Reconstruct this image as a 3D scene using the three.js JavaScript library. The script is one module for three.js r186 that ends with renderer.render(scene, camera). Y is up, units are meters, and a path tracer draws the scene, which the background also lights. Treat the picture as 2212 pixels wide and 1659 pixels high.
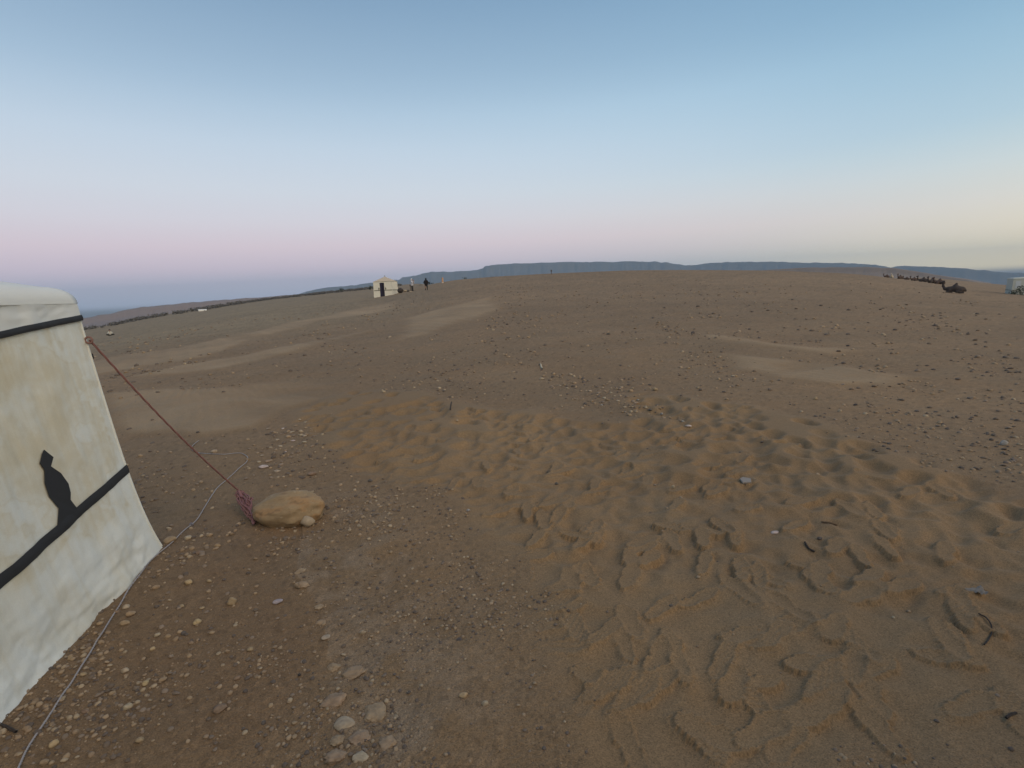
import * as THREE from 'three';
import { mergeGeometries, mergeVertices } from 'three/addons/utils/BufferGeometryUtils.js';
import { MarchingCubes } from 'three/addons/objects/MarchingCubes.js';

// ------------------------------------------------------------------ camera, sky, sun, exposure
const EYE = 1.75, VFOV = 76, PITCH = -10.7, ROLL = -2.6, RAD = Math.PI / 180;
const scene = new THREE.Scene();
const camera = new THREE.PerspectiveCamera(VFOV, 4 / 3, 0.05, 60000);
camera.position.set(0, EYE, 0);
camera.rotation.order = 'YXZ';
camera.rotation.set(PITCH * RAD, 0, ROLL * RAD);
camera.updateMatrixWorld(true);
const renderer = new THREE.WebGLRenderer({ antialias: true });
renderer.setSize(1024, 768);
renderer.toneMapping = THREE.LinearToneMapping;
renderer.toneMappingExposure = 1;
renderer.shadowMap.enabled = true;

const SUN_AZ = 136, SUN_EL = 38;               // azimuth clockwise from straight ahead
const lin = (c) => { c /= 255; return c <= 0.04045 ? c / 12.92 : Math.pow((c + 0.055) / 1.055, 2.4); };
const lerp = (a, b, t) => a + (b - a) * t;
const sstep = (a, b, x) => { const t = Math.min(1, Math.max(0, (x - a) / (b - a))); return t * t * (3 - 2 * t); };
function table(list, x) {                      // smooth interpolation in [[x, ...values]]
  const n = list.length;
  if (x <= list[0][0]) return list[0].slice(1);
  if (x >= list[n - 1][0]) return list[n - 1].slice(1);
  let i = 0; while (x > list[i + 1][0]) i++;
  const t = (x - list[i][0]) / (list[i + 1][0] - list[i][0]);
  return list[i].slice(1).map((v, k) => lerp(v, list[i + 1][k + 1], t));
}
// twilight gradients: elevation -> colour as seen (sRGB), for four angles from the sun's azimuth
const SKY = [
  [-0.97, [[-3, 162, 166, 180], [0, 166, 169, 184], [1.5, 187, 179, 191], [3.2, 206, 188, 199], [5.5, 213, 198, 207], [8, 210, 208, 218], [11, 203, 210, 221], [15, 188, 203, 219], [20, 156, 180, 203], [27, 126, 154, 182], [45, 84, 122, 164], [90, 70, 106, 150]]],
  [-0.64, [[-1, 132, 152, 180], [2, 158, 167, 188], [3.6, 192, 183, 196], [5.4, 215, 198, 203], [7.6, 217, 210, 213], [10.4, 209, 216, 222], [13.6, 198, 213, 225], [18, 180, 205, 223], [22, 154, 183, 206], [27.5, 130, 162, 190], [45, 84, 126, 168], [90, 70, 106, 150]]],
  [0.07, [[-1, 255, 228, 158], [1, 252, 230, 170], [3, 238, 225, 190], [5.6, 216, 218, 206], [8.6, 194, 212, 215], [12, 160, 194, 212], [16, 140, 180, 204], [20, 122, 164, 193], [30, 98, 142, 178], [45, 80, 124, 164], [90, 70, 106, 150]]],
  [1.00, [[-1, 255, 214, 150], [2, 255, 224, 170], [6, 250, 226, 184], [12, 220, 220, 205], [20, 176, 200, 208], [30, 136, 172, 196], [50, 92, 134, 168], [90, 70, 106, 150]]],
];
{
  const w = 1024, h = 512, px = new Float32Array(w * h * 4);
  for (let j = 0; j < h; j++) {
    const el = ((j + 0.5) / h - 0.5) * 180;
    const cols = SKY.map(([s, t]) => table(t, el).map(lin));
    for (let i = 0; i < w; i++) {
      const phi = ((i + 0.5) / w - 0.5) * 2 * Math.PI;      // atan2(z, x)
      const az = Math.atan2(Math.cos(phi), -Math.sin(phi)) / RAD;
      const s0 = Math.cos((az - SUN_AZ) * RAD), o = (j * w + i) * 4;
      for (let n = -4; n <= 4; n++) {              // eased across the four bearings
        const s = Math.min(1, Math.max(-1, s0 + n * 0.09)); let k = 0; while (k < 2 && s > SKY[k + 1][0]) k++;
        const t = Math.min(1, Math.max(0, (s - SKY[k][0]) / (SKY[k + 1][0] - SKY[k][0])));
        for (let c = 0; c < 3; c++) px[o + c] += (el < -4 ? 0.1 : lerp(cols[k][c], cols[k + 1][c], t) * (1.13 + 0.22 * Math.exp(-((el / 5) ** 2))) * (k === 2 ? 1 + 0.8 * t * Math.exp(-Math.max(0, el) / 9) : 1)) / 9;
      }
      px[o + 3] = 1;
    }
  }
  const sky = new THREE.DataTexture(px, w, h, THREE.RGBAFormat, THREE.FloatType);
  sky.mapping = THREE.EquirectangularReflectionMapping;
  sky.magFilter = THREE.LinearFilter; sky.minFilter = THREE.LinearFilter; sky.needsUpdate = true;
  scene.background = sky; scene.environment = sky;
}
const sun = new THREE.DirectionalLight(new THREE.Color(1, 0.78, 0.54), 2.0);
sun.position.set(Math.sin(SUN_AZ * RAD) * Math.cos(SUN_EL * RAD), Math.sin(SUN_EL * RAD), -Math.cos(SUN_AZ * RAD) * Math.cos(SUN_EL * RAD)).multiplyScalar(60);
sun.castShadow = true; sun.shadow.radius = 140;
Object.assign(sun.shadow.camera, { left: -60, right: 60, top: 60, bottom: -60, near: 0.5, far: 200 });
scene.add(sun, sun.target);

// ------------------------------------------------------------------ small tools
function rng(seed) { let a = seed >>> 0; return () => { a = (a + 0x6D2B79F5) | 0; let t = Math.imul(a ^ (a >>> 15), 1 | a); t = (t + Math.imul(t ^ (t >>> 7), 61 | t)) ^ t; return ((t ^ (t >>> 14)) >>> 0) / 4294967296; }; }
function hash3(x, y, z) { let h = Math.imul(x, 374761393) ^ Math.imul(y, 668265263) ^ Math.imul(z, 2147483647 - 5741); h = Math.imul(h ^ (h >>> 13), 1274126177); h ^= h >>> 16; return (h >>> 0) / 4294967296; }
function vnoise(x, y, z = 0) {                 // value noise, -1..1
  const xi = Math.floor(x), yi = Math.floor(y), zi = Math.floor(z); let u = x - xi, v = y - yi, w = z - zi;
  u = u * u * (3 - 2 * u); v = v * v * (3 - 2 * v); w = w * w * (3 - 2 * w);
  const L = (k) => lerp(lerp(hash3(xi, yi, k), hash3(xi + 1, yi, k), u), lerp(hash3(xi, yi + 1, k), hash3(xi + 1, yi + 1, k), u), v);
  return 2 * (w === 0 ? L(zi) : lerp(L(zi), L(zi + 1), w)) - 1;
}
function fbm(x, y, oct, z = 0) { let s = 0, a = 0.5; for (let i = 0; i < oct; i++) { s += a * vnoise(x, y, z + i * 17); x *= 2.03; y *= 2.03; a *= 0.5; } return s; }
function fbm3(x, y, z, oct) { let s = 0, a = 0.5; for (let i = 0; i < oct; i++) { s += a * vnoise(x, y, z); x *= 2.03; y *= 2.03; z *= 2.03; a *= 0.5; } return s; }
const used = {};
function numbered(name) { const n = used[name] = (used[name] ?? -1) + 1; return n ? `${name}_${String(n).padStart(3, '0')}` : name; }
function tag(o, label, category, group) { o.userData.label = label; o.userData.category = category; if (group) o.userData.group = group; return o; }
function shade(o) { o.traverse((m) => { if (m.isMesh) { m.castShadow = true; m.receiveShadow = true; } }); return o; }
function thing(name, label, category, at = [0, 0, 0], turn = 0, group) {
  const o = new THREE.Group(); o.name = numbered(name); o.position.set(...at); o.rotation.y = turn;
  scene.add(o); return tag(o, label, category, group);
}
function part(name, geo, material, parent) { const m = new THREE.Mesh(geo, material); m.name = name; m.castShadow = m.receiveShadow = true; parent.add(m); return m; }
function solo(name, label, category, geo, material, at, turn = 0, group) { const m = part(numbered(name), geo, material, scene); m.position.set(...at); m.rotation.y = turn; return tag(m, label, category, group); }
const mat = (r, g, b, rough = 0.95, extra = {}) => new THREE.MeshStandardMaterial({ color: new THREE.Color().setRGB(r, g, b), roughness: rough, ...extra });
const PXT = Math.tan(VFOV / 2 * RAD);
// a sight line through a spot of the photograph (2212 x 1659 wide): direction, azimuth and elevation
function sight(x, y) { return new THREE.Vector3((x - 1106) / 829.5 * PXT, (829.5 - y) / 829.5 * PXT, -1).applyQuaternion(camera.quaternion).normalize(); }
function azel(x, y) { const d = sight(x, y); return [Math.atan2(d.x, -d.z) / RAD, Math.asin(d.y) / RAD]; }

// ------------------------------------------------------------------ terrain
// elevation (degrees) of the ground's skyline by azimuth, read off the photograph once
const RISE = [[-180, -1.5], [-90, -2.4], [-60, -2.2],
  ...[[196, 710], [316, 685.6], [436, 667.6], [556, 648], [676, 634.6], [808, 621], [956, 607], [1067, 597.4], [1190, 590.5], [1355, 583.8], [1475, 582.9], [1659, 583.9], [1809, 589.4], [1909, 593], [2034, 602], [2159, 614.4], [2212, 619]].map(([x, y]) => azel(x, y)),
  [60, -2.2], [90, -2.4], [180, -1.5]];
const riseAt = (az) => 0.5 * table(RISE, az)[0] + 0.25 * (table(RISE, az - 1.2)[0] + table(RISE, az + 1.2)[0]);
function nearDrop(az) { return az < -16 ? 0.95 : az < -5 ? lerp(0.95, 0, sstep(-16, -5, az)) : az < 33 ? 0 : lerp(0, 0.5, sstep(33, 42, az)); }
const RC = 105;
function baseHeight(x, z) {
  const r = Math.hypot(x, z), az = Math.atan2(x, -z) / RAD;
  const E = riseAt(az), eN = E - nearDrop(az);
  const hN = EYE + RC * Math.tan(eN * RAD);
  let h;
  if (r < RC) h = hN * Math.pow(sstepLin(6, RC, r), 1.35);
  else if (r < 700) {
    const t = Math.log(r / RC) / Math.log(700 / RC), e7 = nearDrop(az) > 0.3 ? E : E - 0.6;
    h = EYE + r * Math.tan(lerp(eN, lerp(E - 0.6, E, sstep(0, 0.5, nearDrop(az))), t) * RAD);
  } else {
    const e7 = lerp(E - 0.6, E, sstep(0, 0.5, nearDrop(az))), e9 = Math.min(E - 0.1, -0.5);
    h = EYE + r * Math.tan(lerp(e7, e9, sstep(700, 2200, r)) * RAD);
  }
  return h;
}
function sstepLin(a, b, x) { return Math.min(1, Math.max(0, (x - a) / (b - a))); }
function G(x, y) {                              // where a sight line meets the ground
  const d = sight(x, y); let a = 0.5, b = 0.5;
  for (let i = 0; i < 900; i++) {
    b = a * 1.012;
    if (EYE + d.y * b < baseHeight(d.x * b, d.z * b)) break;
    a = b;
  }
  for (let i = 0; i < 20; i++) { const m = (a + b) / 2; if (EYE + d.y * m < baseHeight(d.x * m, d.z * m)) b = m; else a = m; }
  return new THREE.Vector3(d.x * a, EYE + d.y * a, d.z * a);
}
const poly = (pts) => pts.map(([x, y]) => { const p = G(x, y); return [p.x, p.z]; });
function inside(p, x, z) {                      // signed distance, positive inside
  let d = 1e9, s = -1;
  for (let i = 0, j = p.length - 1; i < p.length; j = i++) {
    const ex = p[j][0] - p[i][0], ez = p[j][1] - p[i][1], wx = x - p[i][0], wz = z - p[i][1];
    const t = Math.min(1, Math.max(0, (wx * ex + wz * ez) / (ex * ex + ez * ez)));
    const bx = wx - ex * t, bz = wz - ez * t; d = Math.min(d, bx * bx + bz * bz);
    if ((p[i][1] > z) !== (p[j][1] > z) && x < ex * (z - p[i][1]) / (p[j][1] - p[i][1]) + p[i][0]) s = -s;
  }
  return s * Math.sqrt(d);
}
function toLine(p, x, z) {                      // distance to an open line and side (left of travel < 0)
  let d = 1e9, side = 1;
  for (let i = 0; i + 1 < p.length; i++) {
    const ex = p[i + 1][0] - p[i][0], ez = p[i + 1][1] - p[i][1], wx = x - p[i][0], wz = z - p[i][1];
    const t = Math.min(1, Math.max(0, (wx * ex + wz * ez) / (ex * ex + ez * ez)));
    const q = (wx - ex * t) ** 2 + (wz - ez * t) ** 2;
    if (q < d) { d = q; side = Math.sign(ex * wz - ez * wx); }
  }
  return [Math.sqrt(d), side];
}
function zone(pts) {
  const p = poly(pts), xs = p.map((q) => q[0]), zs = p.map((q) => q[1]);
  return { p, x0: Math.min(...xs), x1: Math.max(...xs), z0: Math.min(...zs), z1: Math.max(...zs) };
}
function weight(zn, x, z, soft, wob) {
  const m = soft + wob;
  if (x < zn.x0 - m || x > zn.x1 + m || z < zn.z0 - m || z > zn.z1 + m) return 0;
  return sstep(-soft, soft, inside(zn.p, x, z) + wob * fbm(x / (wob * 2.2), z / (wob * 2.2), 3, 5));
}
const SAND = zone([[640, 890], [760, 852], [900, 850], [1050, 880], [1150, 885], [1240, 908], [1330, 918], [1420, 905], [1350, 870], [1390, 848], [1500, 860], [1620, 880], [1800, 930], [1950, 985], [2300, 1110], [2330, 1657], [1330, 1657], [1280, 1520], [1190, 1400], [1130, 1300], [1110, 1200], [1040, 1120], [960, 1062], [850, 1046], [760, 1010], [720, 965], [650, 930]]);
const STREAKS = [
  [[1540, 728], [1650, 738], [1840, 760], [1800, 768], [1620, 752]],
  [[1560, 766], [1680, 773], [1800, 788], [1970, 815], [1930, 833], [1800, 832], [1700, 817], [1600, 796]],
  [[190, 782], [400, 748], [640, 695], [860, 648], [860, 664], [700, 692], [560, 732], [420, 772], [200, 810]],
  [[250, 852], [400, 850], [640, 820], [830, 838], [760, 866], [640, 890], [560, 935], [480, 940], [300, 930]],
  [[300, 812], [480, 776], [640, 742], [800, 714], [640, 762], [480, 796]],
  [[860, 690], [1060, 640], [1080, 668], [960, 720], [830, 745]],
].map(zone);
const SOIL = zone([[330, 1176], [430, 1130], [560, 1135], [650, 1165], [640, 1250], [690, 1330], [735, 1440], [690, 1560], [720, 1657], [-80, 1657], [-80, 1560]]);
const STONY = [[[560, 935], [690, 925], [730, 980], [640, 1040], [560, 1010]], [[1170, 790], [1260, 815], [1420, 880], [1450, 905], [1330, 900], [1210, 850]], [[680, 1080], [860, 1080], [900, 1150], [760, 1180], [700, 1150]], [[700, 1420], [860, 1470], [880, 1657], [720, 1657]]].map(zone);
const LEDGE = poly([[650, 1165], [640, 1240], [690, 1310], [710, 1400], [690, 1480], [720, 1560], [705, 1657]]);

// trampled sand: prints pressed one after the other into a fine height map
const FX0 = -5.2, FZ0 = -17, CELL = 0.0125, FW = 1240, FH = 1300, prints = new Float32Array(FW * FH);
{
  const R = rng(11);
  const stamp = (x, z, dir, L, W, depth, rim, tread, keep) => {
    const c = Math.cos(dir), s = Math.sin(dir), m = L * 1.7;
    const i0 = Math.max(0, Math.floor((x - m - FX0) / CELL)), i1 = Math.min(FW - 1, Math.ceil((x + m - FX0) / CELL));
    const j0 = Math.max(0, Math.floor((z - m - FZ0) / CELL)), j1 = Math.min(FH - 1, Math.ceil((z + m - FZ0) / CELL));
    depth *= 1 + 0.05 * Math.hypot(x, z); rim *= 1 + 0.05 * Math.hypot(x, z); const slant = (R() - 0.5) * 1.1, push = R() * 6.28;
    for (let j = j0; j <= j1; j++) for (let i = i0; i <= i1; i++) {
      const dx = FX0 + i * CELL - x, dz = FZ0 + j * CELL - z;
      const u = (dx * s - dz * c) / L, v = dx * c + dz * s;            // u forward, v across
      const waist = 1 - 0.28 * Math.exp(-(((u + 0.15) / 0.3) ** 2)) - 0.12 * (u < 0 ? 1 : 0) * Math.abs(u);
      const q = Math.hypot(u, v / (W * waist));
      if (q > 1.9) continue;
      const k = j * FW + i;
      if (tread < 0) { prints[k] = Math.min(prints[k], -depth * (1 - q * q) * (1 + 0.25 * slant * u)); continue; }   // soft bowls meet in crests
      if (q < 1) {
        let t = -depth * (1 - Math.pow(q, 4) * 0.85) * (1 + slant * u);
        if (tread) t += 0.0042 * (Math.sin((tread > 1 ? v * 320 + u * 5 : u * L * 330)) > 0.1 ? 1 : 0) * (q < 0.86 ? 1 : 0);
        prints[k] = lerp(prints[k], t, keep);
      } else prints[k] += (rim * Math.exp(-(((q - 1.1) / 0.11) ** 2)) + rim * 0.5 * Math.exp(-(((q - 1.3) / 0.3) ** 2))) * (0.25 + 0.9 * Math.max(0, Math.cos(Math.atan2(v / W, u) - push)));
    }
  };
  const put = (n, f) => { for (let k = 0, tries = 0; k < n && tries < n * 30; tries++) { const a = (-50 + 100 * R()) * RAD, e = Math.pow(R(), 0.8), r = EYE / Math.tan(lerp(50, 6.2, e) * RAD); const x = r * Math.sin(a), z = -r * Math.cos(a); if (inside(SAND.p, x, z) + 0.25 * (R() - 0.5) > 0.02 + 0.01 * r) { f(x, z, r); k++; } } };
  const heading = () => (R() < 0.6 ? 0.5 + (R() - 0.5) * 1.6 : R() * 6.28);
  prints.fill(0.016);
  put(400, (x, z, r) => { if (r < 4.2) stamp(x, z, heading(), 0.2 + 0.14 * R(), 0.14 + 0.11 * R(), 0.016 + 0.02 * R(), 0, -1); });
  put(1500, (x, z, r) => { if (r > 3) stamp(x, z, heading(), 0.13 + 0.07 * R(), 0.085 + 0.06 * R(), 0.02 + 0.034 * R(), 0, -1); });
  const b = new Float32Array(prints.length);   // wind has softened the old ones
  for (let pass = 0; pass < 3; pass++) {
    for (let j = 1; j < FH - 1; j++) for (let i = 1; i < FW - 1; i++) { const k = j * FW + i; b[k] = (prints[k] * 4 + 2 * (prints[k - 1] + prints[k + 1] + prints[k - FW] + prints[k + FW]) + prints[k - FW - 1] + prints[k - FW + 1] + prints[k + FW - 1] + prints[k + FW + 1]) / 16; }
    prints.set(b);
  }
  put(170, (x, z, r) => stamp(x, z, heading(), 0.13 + 0.035 * R(), 0.052 + 0.02 * R(), 0.006 + 0.014 * R(), 0.009, R() < 0.3 && r < 5 ? (R() < 0.6 ? 1 : 2) : 0, 0.92));
  for (const [px, py, dir] of [[1135, 1230, -0.1], [1560, 1425, 0.7], [1845, 1440, 0.65], [1380, 1490, 0.9], [1430, 1310, 0.9], [1200, 1300, 1.1], [1640, 1240, 0.4], [2080, 1300, 0.5]]) { const p = G(px, py); stamp(p.x, p.z, dir, 0.15, 0.054, 0.017, 0.008, 1 + (px % 2), 0.95); }
}
function printsAt(x, z) {
  const u = (x - FX0) / CELL, v = (z - FZ0) / CELL, i = Math.floor(u), j = Math.floor(v);
  if (i < 0 || j < 0 || i >= FW - 1 || j >= FH - 1) return 0;
  const a = u - i, b = v - j, k = j * FW + i;
  return lerp(lerp(prints[k], prints[k + 1], a), lerp(prints[k + FW], prints[k + FW + 1], a), b);
}
function ground(x, z) {                          // full height and what lies there
  const r = Math.hypot(x, z);
  let h = baseHeight(x, z), sand = 0, streak = 0, soil = 0, crust = 0;
  if (r < 70) {
    sand = weight(SAND, x, z, 0.12 + 0.01 * r, 0.25 + 0.02 * r);
    for (const s of STREAKS) streak = Math.max(streak, weight(s, x, z, 0.06 + 0.018 * r, 0.2 + 0.06 * r) * sstep(-0.75, 0.05, fbm((x + 0.4 * z) / (1.2 + 0.25 * r), (z - 0.1 * x) / (0.3 + 0.05 * r), 4, 310)));
    h += 0.05 * fbm(x / 3.1, z / 3.1, 2, 40) * sstepLin(1, 6, r) + 0.012 * fbm(x / 0.7, z / 0.7, 3, 60);
  }
  if (r < 9) soil = weight(SOIL, x, z, 0.25, 0.2);
  if (r < 20) {
    const edge = printsAt(x, z);
    h += sand * edge + (1 - sand) * edge * 0.15;
    const wx = x + 0.25 * fbm(x / 0.9, z / 0.9, 2, 9), wz = z;
    const ph = (wx * 0.83 - wz * 0.55) * 2 * Math.PI;
    h += Math.max(sand * 0.15, streak) * 0.008 * Math.sin(ph / (0.14 + 0.004 * r)) * (0.6 + 0.6 * vnoise(x * 0.8, z * 0.8, 3));
    h += (1 - sand) * (0.006 * fbm(x / 0.12, z / 0.12, 3, 70) + 0.0025 * vnoise(x / 0.014, z / 0.014, 81));
    h += streak * 0.03 + sand * 0.012;
  } else if (streak > 0) h += streak * (0.03 + 0.02 * Math.sin((x * 0.83 - z * 0.55) * 2 * Math.PI / 0.7));
  if (r < 7) {
    const [d, side] = toLine(LEDGE, x, z);
    if (d < 1.2) { crust = side > 0 ? 0 : sstep(1.2, 0.1, d); const w = 0.035 * fbm(x / 0.12, z / 0.12, 3, 33); h += 0.026 * sstep(-0.06, 0.06, -side * d + 2 * w) * sstep(1.2, 0.3, d) * (0.55 + 0.9 * vnoise(x / 0.3, z / 0.3, 91)); }
  }
  return { h, sand, streak, soil, crust, r };
}
const H = (x, z) => ground(x, z).h;
const C_GRAVEL = [0.322, 0.203, 0.104], C_SAND = [0.355, 0.226, 0.113], C_SOIL = [0.285, 0.178, 0.094], C_PALE = [0.365, 0.25, 0.15], C_PLAIN = [0.325, 0.23, 0.125], C_DRIFT = [0.45, 0.305, 0.17];
{
  const AZ = []; const NF = 860;
  for (let i = 0; i <= NF; i++) AZ.push(-56 + 112 * i / NF);
  for (let i = 1; i < 80; i++) AZ.push(56 + 248 * i / 80);
  const RR = [0.02, 0.3, 0.55, 0.75];
  for (let i = 0; i <= 900; i++) RR.push(EYE / Math.tan(lerp(60, 1.25, i / 900) * RAD));
  for (let r = RR[RR.length - 1] * 1.03; r < 17000; r *= 1.03) RR.push(r);
  const nA = AZ.length, nR = RR.length, pos = new Float32Array(nA * nR * 3), col = new Float32Array(nA * nR * 3), uv = new Float32Array(nA * nR * 2), idx = new Uint32Array((nR - 1) * nA * 6);
  let k = 0;
  for (let j = 0; j < nR; j++) for (let i = 0; i < nA; i++, k++) {
    const r = RR[j], a = AZ[i] * RAD, x = r * Math.sin(a), z = -r * Math.cos(a), g = ground(x, z);
    pos.set([x, g.h, z], k * 3); uv.set([x / 1.1, z / 1.1], k * 2);
    // matter: sand over stony ground, with grain at every scale that shows
    const s = Math.max(g.sand, g.streak), n1 = fbm(x / 1.7, z / 1.7, 4, 100), n2 = fbm(x / 14, z / 14, 3, 120);
    const sp = 0.020 + r * 0.0022, speck = hash3(Math.floor(x / sp), Math.floor(z / sp), 7);
    const plain = sstep(18, 45, r) * sstep(0, -26, AZ[i] > 180 ? AZ[i] - 360 : AZ[i]);
    for (let c = 0; c < 3; c++) {
      let v = lerp(C_GRAVEL[c], C_PLAIN[c], plain);
      v = lerp(v, C_SOIL[c], g.soil); v = lerp(v, C_PALE[c], g.crust * Math.max(0, Math.min(1, 0.45 + 2.2 * fbm(x / 0.16, z / 0.16, 3, 230))));
      v *= 1 + (speck > 0.9 ? 0.14 : speck < 0.12 ? -0.17 : 0) * (1 - s) * (r < 300 ? 1 : 0.3);
      v = lerp(v, lerp(C_SAND[c], C_DRIFT[c], g.streak * (1 - 0.35 * g.sand)), s * (0.86 + 0.24 * n1));
      v *= 1 + 0.16 * n1 + 0.16 * n2 * sstepLin(5, 30, r) + (c === 0 ? 0.05 : c === 2 ? -0.06 : 0) * fbm(x / 0.6, z / 0.6, 2, 140);
      col[k * 3 + c] = Math.max(0.02, v);
    }
  }
  let q = 0;
  for (let j = 0; j + 1 < nR; j++) for (let i = 0; i < nA; i++) {
    const a = j * nA + i, b = j * nA + (i + 1) % nA, c = a + nA, d = b + nA;
    idx.set([a, b, d, a, d, c], q); q += 6;
  }
  const g = new THREE.BufferGeometry();
  g.setAttribute('position', new THREE.BufferAttribute(pos, 3)); g.setAttribute('color', new THREE.BufferAttribute(col, 3)); g.setAttribute('uv', new THREE.BufferAttribute(uv, 2));
  g.setIndex(new THREE.BufferAttribute(idx, 1)); g.computeVertexNormals();
  // fine grain of the sand, in metres
  const N = 512, px = new Uint8Array(N * N * 4), bp = new Uint8Array(N * N * 4), R = rng(5);
  const gr = new Float32Array(N * N); for (let i = 0; i < N * N; i++) gr[i] = R();
  for (let j = 0; j < N; j++) for (let i = 0; i < N; i++) {
    const at = (a, b) => gr[((b + N) % N) * N + (a + N) % N], m = (at(i, j) * 2 + at(i + 1, j) + at(i, j + 1) + at(i - 1, j)) / 5;
    const v = 214 + 46 * (m - 0.5) * 2 - (at(i, j) < 0.025 ? 60 : 0) + (at(i, j) > 0.985 ? 38 : 0), o = (j * N + i) * 4;
    px[o] = px[o + 1] = px[o + 2] = Math.max(0, Math.min(255, v)); px[o + 3] = 255;
    bp[o] = bp[o + 1] = bp[o + 2] = Math.round(m * 255); bp[o + 3] = 255;
  }
  const tex = (a, srgb) => { const t = new THREE.DataTexture(a, N, N); t.wrapS = t.wrapT = THREE.RepeatWrapping; t.magFilter = THREE.LinearFilter; if (srgb) t.colorSpace = THREE.SRGBColorSpace; t.needsUpdate = true; return t; };
  const m = part('ground', g, new THREE.MeshStandardMaterial({ vertexColors: true, roughness: 1, map: tex(px, true), bumpMap: tex(bp), bumpScale: 0.0025 }), scene);
  m.userData.kind = 'structure';
}

// ------------------------------------------------------------------ far hills
function ridge(name, R, line, depth, color, rough, seed, baseEl) {
  const pts = line.map(([x, y]) => azel(x, y)); const a0 = pts[0][0], a1 = pts[pts.length - 1][0];
  const n = Math.round((a1 - a0) / 0.09), prof = [[-2.6, 0], [-1.9, 0.1], [-1.2, 0.27], [-0.75, 0.42], [-0.42, 0.58], [-0.28, 0.66], [-0.16, 0.84], [-0.06, 0.97], [0.1, 1]];
  const pos = [], idx = [], col = [];
  for (let i = 0; i <= n; i++) {
    const az = lerp(a0, a1, i / n), e = table(pts, az)[0] + rough * fbm(az * 1.9, seed, 4);
    const base = EYE + R * Math.tan(table(baseEl, az)[0] * RAD), top = EYE + R * Math.tan(e * RAD), hgt = Math.max(R * 0.004, top - base);
    const gully = fbm(az * 1.3, seed + 3, 5) * 0.2;
    const put = (r, y) => { pos.push(r * Math.sin(az * RAD), y, -r * Math.cos(az * RAD)); const v = 1 + 0.06 * fbm(az * 4, y / hgt * 5, 3, seed); col.push(color[0] * v, color[1] * v, color[2] * v); };
    for (const [o, f] of prof) { const cut = (f > 0.05 && f < 0.9 ? 1 : 0.25) * gully; put(R + hgt * (o + cut * 0.5), base + hgt * Math.min(1, f + (f > 0.1 && f < 0.8 ? 0.03 * fbm(az * 9, o * 3, 2, seed) : 0))); }
    put(R + depth * 0.7, base + hgt * 0.94); put(R + depth, base - 10);
  }
  const w = prof.length + 2;
  for (let i = 0; i < n; i++) for (let j = 0; j + 1 < w; j++) { const a = i * w + j, b = a + w; idx.push(a, a + 1, b + 1, a, b + 1, b); }
  const g = new THREE.BufferGeometry(); g.setAttribute('position', new THREE.Float32BufferAttribute(pos, 3)); g.setAttribute('color', new THREE.Float32BufferAttribute(col, 3)); g.setIndex(idx); g.computeVertexNormals();
  const m = part(name, g, new THREE.MeshStandardMaterial({ vertexColors: true, roughness: 1, side: THREE.DoubleSide }), scene); m.userData.kind = 'structure';
}
ridge("mesa", 14000, [[560, 655], [620, 640], [650, 634], [676, 626], [706, 621], [736, 619], [766, 616], [800, 611], [840, 606], [863, 604], [869, 598.5], [899, 595], [914, 590], [934, 586.5], [954, 586.3], [976, 586.8], [1000, 585.8], [1034, 582.7], [1043, 579], [1047, 574.5], [1076, 571], [1115, 569], [1175, 566.8], [1226, 565.6], [1295, 565.3], [1325, 565.9], [1361, 563.8], [1385, 565.3], [1421, 564.7], [1427, 566.5], [1442, 566.5], [1451, 569.5], [1469, 570.4], [1481, 573.4], [1505, 571.9], [1526, 568.3], [1544, 567.7], [1565, 565.9], [1610, 565.3], [1659, 564.9], [1721, 566.9], [1796, 567.7], [1834, 568.4], [1874, 570.6], [1909, 574.4], [1924, 577.4], [1934, 575.7], [1954, 573.7], [1984, 574.9], [2034, 576.9], [2084, 579.9], [2134, 584.9], [2212, 590.7], [2400, 606]], 2500, [0.10, 0.095, 0.095], 0.06, 31, [[-40, -1.2], [-20, -0.6], [0, 0.2], [20, 0.3], [40, -1.4], [46, -2.2], [60, -2.8]]);
ridge("hills", 5500, [[-200, 760], [60, 702], [190, 687], [196, 686], [211, 681], [235, 678], [265, 671], [310, 663], [358, 659], [406, 653.5], [436, 652], [460, 648.7], [502, 647], [526, 643.6], [556, 642.7], [586, 640.6], [619, 637], [680, 634], [760, 630]], 1200, [0.19, 0.145, 0.13], 0.05, 57, [[-60, -2.3], [-40, -1.9], [-23, -0.9], [-10, 0.2]]);
ridge("low_hill", 2600, [[1600, 588], [1659, 583], [1734, 578], [1809, 577], [1884, 577], [1934, 579.4], [1984, 586.4], [2034, 595.7], [2084, 604], [2140, 615]], 600, [0.20, 0.16, 0.135], 0.03, 77, [[15, 0.3], [25, 0.4], [36, -0.5], [45, -1.6]]);
scene.fog = new THREE.FogExp2(new THREE.Color(0.55, 0.76, 1.0), 0.000045);
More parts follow.
